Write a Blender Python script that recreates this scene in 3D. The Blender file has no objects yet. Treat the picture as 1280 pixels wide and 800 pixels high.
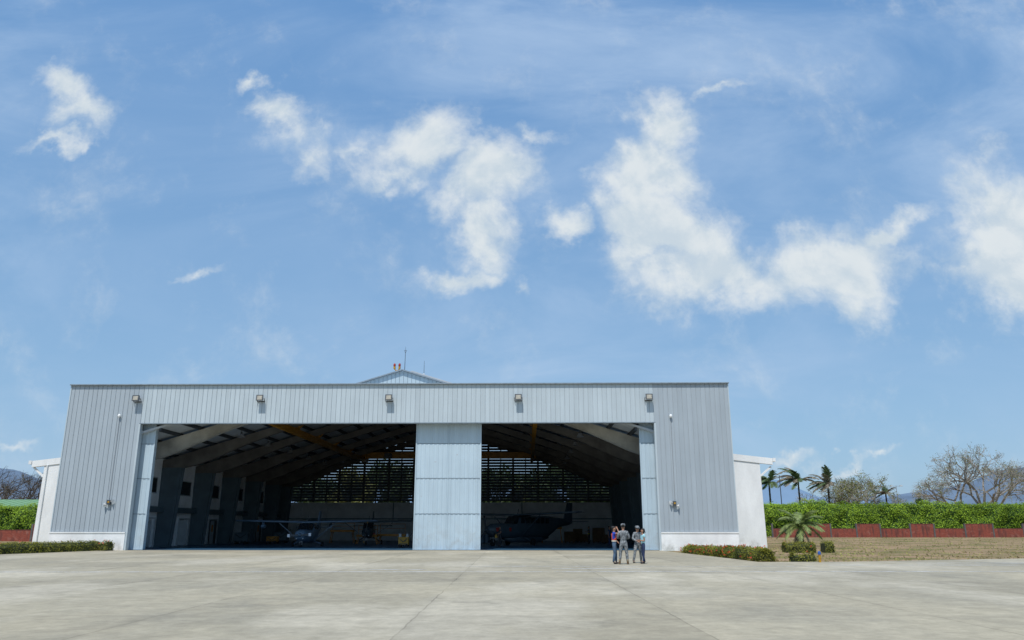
import bpy, math, random
from mathutils import Vector, Matrix, noise
R = math.radians
rnd = random.Random(7)
scene = bpy.context.scene
col = scene.collection

# ------------------------------------------------------------------ camera
PITCH, F, EYE = R(14.84), 981.0, 1.6
cam_d = bpy.data.cameras.new('camera'); cam = bpy.data.objects.new('camera', cam_d); col.objects.link(cam)
cam.location = (0, 0, EYE); cam.rotation_euler = (R(90) + PITCH, 0, 0)
cam_d.sensor_width = 36; cam_d.lens = 36 * F / 1280; cam_d.clip_end = 20000; cam_d.clip_start = .1
scene.camera = cam
scene.view_settings.view_transform = 'Standard'; scene.view_settings.look = 'None'
scene.view_settings.exposure = 0; scene.view_settings.gamma = 1
scene.render.engine = 'CYCLES'
scene.cycles.max_bounces = 8; scene.cycles.diffuse_bounces = 5

def view_dir(px, py):
    a = (px - 640) / F; b = (400 - py) / F
    c, s = math.cos(PITCH), math.sin(PITCH)
    return Vector((a, c - b * s, s + b * c))
def at(px, py, D):                     # point at horizontal distance D
    d = view_dir(px, py); t = D / d.y
    return Vector((t * d.x, D, EYE + t * d.z))

# ------------------------------------------------------------------ helpers
class MB:
    def __init__(s): s.v = []; s.f = []; s.m = []
    def add(s, vs, fs, mi=0):
        b = len(s.v); s.v += [tuple(p) for p in vs]
        for f in fs: s.f.append(tuple(i + b for i in f)); s.m.append(mi)
    def hexa(s, p, mi=0):
        s.add(p, [(0,3,2,1),(4,5,6,7),(0,1,5,4),(1,2,6,5),(2,3,7,6),(3,0,4,7)], mi)
    def box(s, x0, x1, y0, y1, z0, z1, mi=0):
        s.hexa([(x0,y0,z0),(x1,y0,z0),(x1,y1,z0),(x0,y1,z0),(x0,y0,z1),(x1,y0,z1),(x1,y1,z1),(x0,y1,z1)], mi)
    def cbox(s, c, sz, rz=0, mi=0):
        x, y, z = sz[0]/2, sz[1]/2, sz[2]/2; M = Matrix.Rotation(rz, 3, 'Z'); c = Vector(c)
        s.hexa([c + M @ Vector(q) for q in [(-x,-y,-z),(x,-y,-z),(x,y,-z),(-x,y,-z),(-x,-y,z),(x,-y,z),(x,y,z),(-x,y,z)]], mi)
    def bar(s, p, q, w, h, mi=0):
        p, q = Vector(p), Vector(q); d = (q - p).normalized()
        up = Vector((0,0,1)) if abs(d.z) < .95 else Vector((0,1,0))
        r = d.cross(up).normalized(); u = r.cross(d)
        r *= w/2; u *= h/2
        s.hexa([p-r-u, p+r-u, q+r-u, q-r-u, p-r+u, p+r+u, q+r+u, q-r+u], mi)
    def prism(s, pts, y0, y1, mi=0):               # polygon in xz, extruded along y
        n = len(pts)
        vs = [(x, y0, z) for x, z in pts] + [(x, y1, z) for x, z in pts]
        fs = [tuple(range(n)), tuple(range(2*n-1, n-1, -1))] + [(i, i+n, (i+1) % n + n, (i+1) % n) for i in range(n)]
        s.add(vs, fs, mi)
    def prism_h(s, pts, z0, z1, mi=0):             # polygon in xy, extruded along z
        n = len(pts)
        vs = [(x, y, z0) for x, y in pts] + [(x, y, z1) for x, y in pts]
        fs = [tuple(range(n-1, -1, -1)), tuple(range(n, 2*n))] + [(i, (i+1) % n, (i+1) % n + n, i+n) for i in range(n)]
        s.add(vs, fs, mi)
    def tube(s, p, q, r0, r1=None, n=8, cap=True, mi=0):
        if r1 is None: r1 = r0
        p, q = Vector(p), Vector(q); d = (q - p)
        if d.length < 1e-6: return
        d.normalize(); a = d.orthogonal().normalized(); b = d.cross(a)
        vs = []
        for c, r in ((p, r0), (q, r1)):
            for i in range(n):
                t = 2*math.pi*i/n; vs.append(c + a*math.cos(t)*r + b*math.sin(t)*r)
        fs = [(i, (i+1) % n, (i+1) % n + n, i+n) for i in range(n)]
        if cap: fs += [tuple(range(n-1, -1, -1)), tuple(range(n, 2*n))]
        s.add(vs, fs, mi)
    def loft(s, rings, cap=True, mi=0):
        n = len(rings[0]); vs = [p for r in rings for p in r]; fs = []
        for k in range(len(rings)-1):
            for i in range(n):
                j = (i+1) % n; fs.append((k*n+i, k*n+j, (k+1)*n+j, (k+1)*n+i))
        if cap: fs += [tuple(range(n-1, -1, -1)), tuple(range((len(rings)-1)*n, len(rings)*n))]
        s.add(vs, fs, mi)
    def ball(s, c, r, nu=10, nv=7, mi=0):
        if not hasattr(r, '__len__'): r = (r, r, r)
        rings = []
        for k in range(nv+1):
            t = math.pi * (k + .02) / (nv + .04)
            rings.append([(c[0]+r[0]*math.sin(t)*math.cos(2*math.pi*i/nu), c[1]+r[1]*math.sin(t)*math.sin(2*math.pi*i/nu), c[2]-r[2]*math.cos(t)) for i in range(nu)])
        s.loft(rings, True, mi)
    def mesh(s, name, mats, smooth=False):
        me = bpy.data.meshes.new(name); me.from_pydata(s.v, [], s.f)
        if not isinstance(mats, (list, tuple)): mats = [mats]
        for m in mats: me.materials.append(m)
        if len(mats) > 1: me.polygons.foreach_set('material_index', s.m)
        if smooth: me.polygons.foreach_set('use_smooth', [True]*len(me.polygons))
        me.update(); return me
    def build(s, name, mats, parent=None, smooth=False, loc=None):
        o = bpy.data.objects.new(name, s.mesh(name, mats, smooth)); col.objects.link(o)
        if parent: o.parent = parent
        if loc: o.location = loc
        return o
def tag(o, label=None, cat=None, group=None, kind=None):
    if label: o['label'] = label
    if cat: o['category'] = cat
    if group: o['group'] = group
    if kind: o['kind'] = kind
    return o
def empty(name, loc=(0,0,0), rz=0, label=None, cat=None, group=None):
    o = bpy.data.objects.new(name, None); col.objects.link(o); o.location = loc; o.rotation_euler = (0,0,rz)
    o.empty_display_size = .2
    return tag(o, label, cat, group)
kids = {}
def copy_tree(o, parent=None):
    c = o.copy(); col.objects.link(c)
    if parent: c.parent = parent
    for ch in [x for x in bpy.data.objects if x.parent == o]: copy_tree(ch, c)
    return c

# ------------------------------------------------------------------ materials
def nodes_of(name):
    m = bpy.data.materials.new(name); m.use_nodes = True
    nt = m.node_tree; return m, nt, nt.nodes['Principled BSDF']
def N(nt, t, **kw):
    n = nt.nodes.new(t)
    for k, v in kw.items():
        if hasattr(n, k): setattr(n, k, v)
        else: n.inputs[k].default_value = v
    return n
def mul(c, k): return tuple(min(1, max(0, x*k)) for x in c[:3]) + (1,)
def pm(name, c, rough=.6, var=.15, scale=1.5, bump=0., bscale=20, metal=0., c2=None, stretch=(1,1,1), spec=.5, island=False, trans=0, coat=0, detail=6):
    m, nt, b = nodes_of(name); L = nt.links.new
    tc = N(nt, 'ShaderNodeTexCoord'); mp = N(nt, 'ShaderNodeMapping'); mp.inputs['Scale'].default_value = stretch
    L(tc.outputs['Object'], mp.inputs[0])
    nz = N(nt, 'ShaderNodeTexNoise'); nz.inputs['Scale'].default_value = scale; nz.inputs['Detail'].default_value = detail; nz.inputs['Roughness'].default_value = .6
    L(mp.outputs[0], nz.inputs[0])
    rp = N(nt, 'ShaderNodeValToRGB'); rp.color_ramp.elements[0].position = .32; rp.color_ramp.elements[1].position = .68
    rp.color_ramp.elements[0].color = mul(c, 1-var); rp.color_ramp.elements[1].color = mul(c2 or c, 1+var)
    L(nz.outputs[0], rp.inputs[0]); out = rp.outputs[0]
    if island:
        g = N(nt, 'ShaderNodeNewGeometry'); hs = N(nt, 'ShaderNodeHueSaturation')
        mr = N(nt, 'ShaderNodeMapRange'); mr.inputs[3].default_value = .68; mr.inputs[4].default_value = 1.35
        L(g.outputs['Random Per Island'], mr.inputs[0]); L(mr.outputs[0], hs.inputs['Value'])
        L(out, hs.inputs['Color']); out = hs.outputs[0]
    L(out, b.inputs['Base Color']); b.inputs['Roughness'].default_value = rough; b.inputs['Metallic'].default_value = metal
    b.inputs['Specular IOR Level'].default_value = spec
    if coat: b.inputs['Coat Weight'].default_value = coat
    if bump:
        n2 = N(nt, 'ShaderNodeTexNoise'); n2.inputs['Scale'].default_value = bscale; n2.inputs['Detail'].default_value = 3
        L(mp.outputs[0], n2.inputs[0]); bp = N(nt, 'ShaderNodeBump'); bp.inputs['Strength'].default_value = bump; bp.inputs['Distance'].default_value = .05
        L(n2.outputs[0], bp.inputs['Height']); L(bp.outputs[0], b.inputs['Normal'])
    if trans:
        tr = N(nt, 'ShaderNodeBsdfTranslucent'); L(out, tr.inputs[0]); mx = N(nt, 'ShaderNodeMixShader'); mx.inputs[0].default_value = trans
        L(b.outputs[0], mx.inputs[1]); L(tr.outputs[0], mx.inputs[2]); L(mx.outputs[0], nt.nodes['Material Output'].inputs[0])
    return m

def cladding_mat(name, c, step, off, dirt=.2, rust=0):
    """painted sheet metal: each sheet a slightly different tone, soft streaks running down"""
    m, nt, b = nodes_of(name); L = nt.links.new
    tc = N(nt, 'ShaderNodeTexCoord'); sp = N(nt, 'ShaderNodeSeparateXYZ'); L(tc.outputs['Object'], sp.inputs[0])
    a = N(nt, 'ShaderNodeMath', operation='ADD'); a.inputs[1].default_value = off; L(sp.outputs[0], a.inputs[0])
    d = N(nt, 'ShaderNodeMath', operation='DIVIDE'); d.inputs[1].default_value = step; L(a.outputs[0], d.inputs[0])
    fl = N(nt, 'ShaderNodeMath', operation='FLOOR'); L(d.outputs[0], fl.inputs[0])
    wn = N(nt, 'ShaderNodeTexWhiteNoise', noise_dimensions='1D'); L(fl.outputs[0], wn.inputs['W'])
    mp = N(nt, 'ShaderNodeMapping'); mp.inputs['Scale'].default_value = (2.2, 1, .16); L(tc.outputs['Object'], mp.inputs[0])
    nz = N(nt, 'ShaderNodeTexNoise'); nz.inputs['Scale'].default_value = 1.6; nz.inputs['Detail'].default_value = 7; L(mp.outputs[0], nz.inputs[0])
    n2 = N(nt, 'ShaderNodeTexNoise'); n2.inputs['Scale'].default_value = .35; n2.inputs['Detail'].default_value = 4; L(tc.outputs['Object'], n2.inputs[0])
    s1 = N(nt, 'ShaderNodeMath', operation='MULTIPLY_ADD'); s1.inputs[1].default_value = .07; s1.inputs[2].default_value = .965; L(wn.outputs[0], s1.inputs[0])
    s2 = N(nt, 'ShaderNodeMath', operation='MULTIPLY_ADD'); s2.inputs[1].default_value = dirt*1.6; s2.inputs[2].default_value = 1-dirt*.8; L(nz.outputs[0], s2.inputs[0])
    s3 = N(nt, 'ShaderNodeMath', operation='MULTIPLY_ADD'); s3.inputs[1].default_value = dirt*1.3; s3.inputs[2].default_value = 1-dirt*.65; L(n2.outputs[0], s3.inputs[0])
    p = N(nt, 'ShaderNodeMath', operation='MULTIPLY'); L(s1.outputs[0], p.inputs[0]); L(s2.outputs[0], p.inputs[1])
    q = N(nt, 'ShaderNodeMath', operation='MULTIPLY'); L(p.outputs[0], q.inputs[0]); L(s3.outputs[0], q.inputs[1])
    vm = N(nt, 'ShaderNodeVectorMath', operation='SCALE'); vm.inputs[0].default_value = c[:3]; L(q.outputs[0], vm.inputs['Scale'])
    out = vm.outputs[0]
    if rust:
        v = N(nt, 'ShaderNodeTexNoise'); v.inputs['Scale'].default_value = 3.1; v.inputs['Detail'].default_value = 5; L(tc.outputs['Object'], v.inputs[0])
        rr = N(nt, 'ShaderNodeMapRange'); rr.inputs[1].default_value = .70; rr.inputs[2].default_value = .76; rr.inputs[4].default_value = rust; L(v.outputs[0], rr.inputs[0])
        mx = N(nt, 'ShaderNodeMix', data_type='RGBA'); L(rr.outputs[0], mx.inputs[0]); L(out, mx.inputs[6]); mx.inputs[7].default_value = (.28,.13,.05,1); out = mx.outputs[2]
    L(out, b.inputs['Base Color']); b.inputs['Roughness'].default_value = .5; b.inputs['Specular IOR Level'].default_value = .35
    w = N(nt, 'ShaderNodeTexNoise'); w.inputs['Scale'].default_value = 1.2; w.inputs['Detail'].default_value = 2; L(tc.outputs['Object'], w.inputs[0])
    bp = N(nt, 'ShaderNodeBump'); bp.inputs['Strength'].default_value = .35; bp.inputs['Distance'].default_value = .03; L(w.outputs[0], bp.inputs['Height']); L(bp.outputs[0], b.inputs['Normal'])
    return m

STEP = .36
M = {}
M['clad'] = cladding_mat('painted_sheet', (.48,.55,.585), STEP, 0, .17)
M['wingclad'] = cladding_mat('wing_sheet', (.38,.435,.475), STEP, 0, .13, .1)  # darker than the header sheet, painting in the weaker light on the wings
M['doorclad'] = cladding_mat('door_sheet', (.47,.58,.65), .34, .02, .16, .35)
M['gable'] = cladding_mat('gable_sheet', (.45,.56,.62), STEP, 0, .10)
M['groove'] = pm('seam_shadow', (.44,.49,.53), .8, .1)
M['frame_metal'] = pm('frame_metal', (.22,.27,.31), .6, .15, 3)
M['white'] = pm('white_masonry', (.83,.84,.83), .8, .09, .9, .25, 14, stretch=(1,1,.4))
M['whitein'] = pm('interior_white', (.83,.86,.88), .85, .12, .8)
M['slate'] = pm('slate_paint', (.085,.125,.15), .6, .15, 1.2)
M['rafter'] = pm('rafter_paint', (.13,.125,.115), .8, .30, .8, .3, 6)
M['rafter1'] = pm('rafter_bounce_lit', (.36,.36,.33), .8, .28, .7, .3, 6)  # paler copy for the front frame, its bounce light put into the colour
M['liner'] = pm('roof_liner', (.46,.51,.55), .8, .12, 1)
M['purlin'] = pm('purlin_steel', (.035,.045,.055), .7, .2)
M['roof'] = pm('roof_sheet', (.45,.49,.52), .5, .1)
M['backwall'] = pm('rear_concrete', (.60,.62,.62), .9, .14, .7, .2, 8)
M['louver'] = pm('louver_metal', (.06,.07,.08), .7, .2)
M['yellow'] = pm('crane_yellow', (.34,.16,.012), .5, .2, 2)
M['yellow2'] = pm('cart_yellow', (.46,.25,.018), .5, .25, 4)
M['orange'] = pm('stand_orange', (.45,.20,.03), .6, .25, 4)
M['redpaint'] = pm('red_paint', (.35,.03,.02), .5, .2, 4)
M['dark'] = pm('dark_opening', (.012,.016,.02), .3, .2)
M['glass'] = pm('dark_glass', (.015,.02,.025), .12, .1)
M['doorpaint'] = pm('door_paint', (.42,.46,.48), .6, .12)
M['metal'] = pm('grey_metal', (.35,.36,.37), .45, .15, 5, metal=.4)
M['darkmetal'] = pm('dark_metal', (.06,.07,.08), .5, .2, 5)
M['lampglass'] = pm('lamp_glass', (.42,.39,.32), .2, .2, 8)
M['black'] = pm('rubber', (.015,.015,.016), .8, .2)
M['brick'] = None
M['cap'] = pm('wall_cap', (.13,.05,.04), .9, .3, 3)
M['post'] = pm('concrete_post', (.11,.105,.10), .9, .2, 3)
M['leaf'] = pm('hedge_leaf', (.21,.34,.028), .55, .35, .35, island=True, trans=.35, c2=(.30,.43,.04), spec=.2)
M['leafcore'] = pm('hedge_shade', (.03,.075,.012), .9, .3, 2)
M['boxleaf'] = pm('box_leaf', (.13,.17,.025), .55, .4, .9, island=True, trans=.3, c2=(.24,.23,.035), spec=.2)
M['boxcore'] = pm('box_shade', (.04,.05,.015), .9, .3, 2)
M['flower'] = pm('flower_red', (.65,.07,.03), .6, .3, 8)
M['treeleaf'] = pm('tree_leaf', (.05,.09,.025), .5, .4, .5, island=True, trans=.3, c2=(.075,.12,.03))
M['oliveleaf'] = pm('olive_leaf', (.20,.21,.05), .6, .4, .5, island=True, trans=.3)
M['bark'] = pm('bark', (.13,.105,.085), .9, .3, 4)
M['palebark'] = pm('pale_bark', (.29,.26,.22), .9, .3, 4)
M['palmleaf'] = pm('palm_leaf', (.12,.17,.07), .45, .35, 2, island=True, trans=.25)
M['palmlight'] = pm('palm_leaf_light', (.24,.31,.10), .45, .35, 2, island=True, trans=.3)
M['palmdry'] = pm('palm_dry_leaf', (.24,.21,.15), .6, .3, 2, island=True, trans=.2)
M['palmtrunk'] = pm('palm_trunk', (.07,.05,.035), .95, .4, 12, .8, 30)
M['greenroof'] = pm('green_roof', (.17,.31,.15), .6, .12, 1)
M['aircraft'] = pm('aircraft_grey', (.11,.18,.26), .38, .12, 2)
M['aircraft2'] = pm('aircraft_slate', (.05,.075,.095), .4, .12, 2)
M['brightmetal'] = pm('bright_tip', (.85,.87,.9), .3, .05)
M['cardboard'] = pm('crate_wood', (.13,.075,.04), .85, .3, 3)

def grime(m, c=(.30,.29,.26), h=.9, amt=.7):
    nt = m.node_tree; L = nt.links.new; b = nt.nodes['Principled BSDF']; src = b.inputs['Base Color'].links[0].from_socket
    tc = N(nt, 'ShaderNodeTexCoord'); sp = N(nt, 'ShaderNodeSeparateXYZ'); L(tc.outputs['Object'], sp.inputs[0])
    nz = N(nt, 'ShaderNodeTexNoise'); nz.inputs['Scale'].default_value = 1.3; nz.inputs['Detail'].default_value = 8; nz.inputs['Roughness'].default_value = .7; L(tc.outputs['Object'], nz.inputs[0])
    r1 = N(nt, 'ShaderNodeMapRange'); r1.inputs[1].default_value = 0; r1.inputs[2].default_value = h; r1.inputs[3].default_value = 1; r1.inputs[4].default_value = 0; L(sp.outputs[2], r1.inputs[0])
    r2 = N(nt, 'ShaderNodeMapRange'); r2.inputs[1].default_value = .45; r2.inputs[2].default_value = .72; L(nz.outputs[0], r2.inputs[0])
    k = N(nt, 'ShaderNodeMath', operation='MULTIPLY'); L(r1.outputs[0], k.inputs[0]); L(r2.outputs[0], k.inputs[1])
    k2 = N(nt, 'ShaderNodeMath', operation='MULTIPLY'); k2.inputs[1].default_value = amt; L(k.outputs[0], k2.inputs[0])
    mx = N(nt, 'ShaderNodeMix', data_type='RGBA'); L(k2.outputs[0], mx.inputs[0]); L(src, mx.inputs[6]); mx.inputs[7].default_value = c + (1,); L(mx.outputs[2], b.inputs['Base Color'])
grime(M['white'], amt=1.0); grime(M['doorclad'], (.30,.27,.22), 2.6, .55)
def brick_mat():
    m, nt, b = nodes_of('painted_brick'); L = nt.links.new
    tc = N(nt, 'ShaderNodeTexCoord'); mp = N(nt, 'ShaderNodeMapping'); mp.inputs['Rotation'].default_value = (R(90),0,0)
    L(tc.outputs['Object'], mp.inputs[0])
    bk = N(nt, 'ShaderNodeTexBrick'); bk.inputs['Scale'].default_value = 1; bk.inputs['Brick Width'].default_value = .26; bk.inputs['Row Height'].default_value = .085
    bk.inputs['Mortar Size'].default_value = .008; bk.inputs['Color1'].default_value = (.31,.075,.045,1); bk.inputs['Color2'].default_value = (.24,.052,.033,1); bk.inputs['Mortar'].default_value = (.12,.04,.03,1)
    L(mp.outputs[0], bk.inputs[0])
    nz = N(nt, 'ShaderNodeTexNoise'); nz.inputs['Scale'].default_value = 1; nz.inputs['Detail'].default_value = 6
    m2 = N(nt, 'ShaderNodeMapping'); m2.inputs['Scale'].default_value = (3.5,3.5,.5); L(tc.outputs['Object'], m2.inputs[0]); L(m2.outputs[0], nz.inputs[0])
    mr = N(nt, 'ShaderNodeMapRange'); mr.inputs[1].default_value = .48; mr.inputs[2].default_value = .66; mr.inputs[4].default_value = .8; L(nz.outputs[0], mr.inputs[0])
    mx = N(nt, 'ShaderNodeMix', data_type='RGBA'); L(mr.outputs[0], mx.inputs[0]); L(bk.outputs[0], mx.inputs[6]); mx.inputs[7].default_value = (.085,.035,.03,1)
    n3 = N(nt, 'ShaderNodeTexNoise'); n3.inputs['Scale'].default_value = 2.2; n3.inputs['Detail'].default_value = 6; L(tc.outputs['Object'], n3.inputs[0])
    r3 = N(nt, 'ShaderNodeMapRange'); r3.inputs[1].default_value = .56; r3.inputs[2].default_value = .74; r3.inputs[4].default_value = .35; L(n3.outputs[0], r3.inputs[0])
    m3 = N(nt, 'ShaderNodeMix', data_type='RGBA'); L(r3.outputs[0], m3.inputs[0]); L(mx.outputs[2], m3.inputs[6]); m3.inputs[7].default_value = (.42,.25,.2,1)
    L(m3.outputs[2], b.inputs['Base Color']); b.inputs['Roughness'].default_value = .9
    return m
M['brick'] = brick_mat()

def ground_mat():
    m, nt, b = nodes_of('dry_grass'); L = nt.links.new
    tc = N(nt, 'ShaderNodeTexCoord')
    mp = N(nt, 'ShaderNodeMapping'); mp.inputs['Scale'].default_value = (.8, 1, 1); L(tc.outputs['Object'], mp.inputs[0])
    a = N(nt, 'ShaderNodeTexNoise'); a.inputs['Scale'].default_value = .3; a.inputs['Detail'].default_value = 9; a.inputs['Roughness'].default_value = .72; L(mp.outputs[0], a.inputs[0])
    rp = N(nt, 'ShaderNodeValToRGB'); e = rp.color_ramp.elements
    e[0].position = .41; e[0].color = (.15,.15,.055,1); e[1].position = .60; e[1].color = (.38,.26,.16,1)
    q = rp.color_ramp.elements.new(.5); q.color = (.28,.205,.115,1)
    L(a.outputs[0], rp.inputs[0])
    c = N(nt, 'ShaderNodeTexNoise'); c.inputs['Scale'].default_value = 3; c.inputs['Detail'].default_value = 8; c.inputs['Roughness'].default_value = .75; L(tc.outputs['Object'], c.inputs[0])
    mr = N(nt, 'ShaderNodeMapRange'); mr.inputs[1].default_value = .3; mr.inputs[2].default_value = .7; mr.inputs[3].default_value = .6; mr.inputs[4].default_value = 1.35; L(c.outputs[0], mr.inputs[0])
    vm = N(nt, 'ShaderNodeVectorMath', operation='SCALE'); L(rp.outputs[0], vm.inputs[0]); L(mr.outputs[0], vm.inputs['Scale'])
    L(vm.outputs[0], b.inputs['Base Color']); b.inputs['Roughness'].default_value = 1; b.inputs['Specular IOR Level'].default_value = .1
    bp = N(nt, 'ShaderNodeBump'); bp.inputs['Strength'].default_value = .8; bp.inputs['Distance'].default_value = .1; L(c.outputs[0], bp.inputs['Height']); L(bp.outputs[0], b.inputs['Normal'])
    return m
M['grass'] = ground_mat()

def concrete_mat():
    m, nt, b = nodes_of('apron_concrete'); L = nt.links.new
    tc = N(nt, 'ShaderNodeTexCoord'); P = tc.outputs['Object']
    def noi(scale, det=6, st=(1,1,1), rough=.6, loc=(0,0,0)):
        mp = N(nt, 'ShaderNodeMapping'); mp.inputs['Scale'].default_value = st; mp.inputs['Location'].default_value = loc; L(P, mp.inputs[0])
        n = N(nt, 'ShaderNodeTexNoise'); n.inputs['Scale'].default_value = scale; n.inputs['Detail'].default_value = det; n.inputs['Roughness'].default_value = rough; L(mp.outputs[0], n.inputs[0]); return n.outputs[0]
    def mth(op, a, bb=None, c=None):
        n = N(nt, 'ShaderNodeMath', operation=op)
        for i, x in enumerate((a, bb, c)):
            if x is None: continue
            if isinstance(x, (int, float)): n.inputs[i].default_value = x
            else: L(x, n.inputs[i])
        return n.outputs[0]
    def rng(v, a, b_, c, d):
        n = N(nt, 'ShaderNodeMapRange')
        for i, x in enumerate((a, b_, c, d)): n.inputs[i+1].default_value = x
        L(v, n.inputs[0]); return n.outputs[0]
    def mix(f, A, B):
        n = N(nt, 'ShaderNodeMix', data_type='RGBA')
        if isinstance(f, (int, float)): n.inputs[0].default_value = f
        else: L(f, n.inputs[0])
        for i, x in ((6, A), (7, B)):
            if isinstance(x, tuple): n.inputs[i].default_value = x + (1,)
            else: L(x, n.inputs[i])
        return n.outputs[2]
    sp = N(nt, 'ShaderNodeSeparateXYZ'); L(P, sp.inputs[0])
    wob = mth('MULTIPLY', mth('SUBTRACT', noi(1.2, 3), .5), .10)
    S = 4.85
    ux = mth('DIVIDE', mth('ADD', mth('ADD', sp.outputs[0], 1.8 + 40*S), wob), S); uy = mth('DIVIDE', mth('ADD', mth('ADD', sp.outputs[1], -1.2 + 40*S), wob), S)
    cell = N(nt, 'ShaderNodeCombineXYZ'); L(mth('FLOOR', ux), cell.inputs[0]); L(mth('FLOOR', uy), cell.inputs[1])
    wn = N(nt, 'ShaderNodeTexWhiteNoise', noise_dimensions='2D'); L(cell.outputs[0], wn.inputs[0])
    def joint(u, w):
        fr = mth('FRACT', u); d = mth('MINIMUM', fr, mth('SUBTRACT', 1.0, fr))      # 0 at the joint
        return d
    dx = joint(ux, .01); dy = joint(uy, .01)
    base = mix(rng(noi(.10, 7, (1,.6,1), .62), .36, .64, 0, 1), (.345,.312,.232), (.435,.385,.275))
    base = mix(rng(noi(.20, 8, (1,.75,1), .66, (13,4,0)), .48, .66, 0, .65), base, (.27,.25,.195))
    base = mix(rng(noi(.15, 7, (1,.5,1), .6, (3,44,0)), .50, .62, 0, .85), base, (.49,.445,.345))
    base = mix(rng(noi(.45, 8, (1,.9,1), .68, (31,7,0)), .58, .72, 0, .5), base, (.19,.18,.145))
    fine = rng(noi(1.3, 10, (1,.9,1), .8, (5,2,0)), .34, .66, .84, 1.14)
    tone = mth('MULTIPLY', rng(wn.outputs[0], 0, 1, .88, 1.09), rng(noi(3, 9, (1,1,1), .78), .28, .72, .80, 1.18))
    jx = mth('MULTIPLY', rng(dx, .001, .005, 1, 0), rng(noi(.35, 5), .38, .62, .25, .9)); jy = mth('MULTIPLY', rng(dy, .001, .004, 1, 0), rng(noi(.3, 5, (1,1,1), .6, (9,9,0)), .45, .65, 0, .35))
    jw = mth('MULTIPLY', mth('MAXIMUM', rng(dx, .0, .05, 1, 0), mth('MULTIPLY', rng(dy, 0, .05, 1, 0), .6)), rng(noi(.25, 6), .45, .68, 0, .22))
    tone = mth('MULTIPLY', tone, mth('SUBTRACT', 1.0, mth('MULTIPLY', mth('MAXIMUM', jx, jy), .45)))
    tone = mth('MULTIPLY', tone, mth('SUBTRACT', 1.0, jw))
    tone = mth('MULTIPLY', tone, fine)
    vm = N(nt, 'ShaderNodeVectorMath', operation='SCALE'); L(base, vm.inputs[0]); L(tone, vm.inputs['Scale'])
    L(vm.outputs[0], b.inputs['Base Color']); b.inputs['Roughness'].default_value = .85; b.inputs['Specular IOR Level'].default_value = .25
    bp = N(nt, 'ShaderNodeBump'); bp.inputs['Strength'].default_value = .25; bp.inputs['Distance'].default_value = .02; L(noi(25, 5), bp.inputs['Height']); L(bp.outputs[0], b.inputs['Normal'])
    return m
M['apron'] = concrete_mat()
M['floor'] = pm('blue_floor', (.03,.11,.20), .42, .25, .3)
def paint_mat():
    m = pm('worn_paint', (.62,.62,.60), .8, .15, 3); nt = m.node_tree; L = nt.links.new
    tc = N(nt, 'ShaderNodeTexCoord'); nz = N(nt, 'ShaderNodeTexNoise'); nz.inputs['Scale'].default_value = 1.1; nz.inputs['Detail'].default_value = 8; nz.inputs['Roughness'].default_value = .75; L(tc.outputs['Object'], nz.inputs[0])
    mr = N(nt, 'ShaderNodeMapRange'); mr.inputs[1].default_value = .36; mr.inputs[2].default_value = .58; mr.inputs[4].default_value = .85; L(nz.outputs[0], mr.inputs[0])
    tr = N(nt, 'ShaderNodeBsdfTransparent'); mx = N(nt, 'ShaderNodeMixShader'); out = nt.nodes['Material Output']; b = nt.nodes['Principled BSDF']
    L(mr.outputs[0], mx.inputs[0]); L(tr.outputs[0], mx.inputs[1]); L(b.outputs[0], mx.inputs[2]); L(mx.outputs[0], out.inputs[0]); return m
M['line'] = paint_mat()

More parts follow.
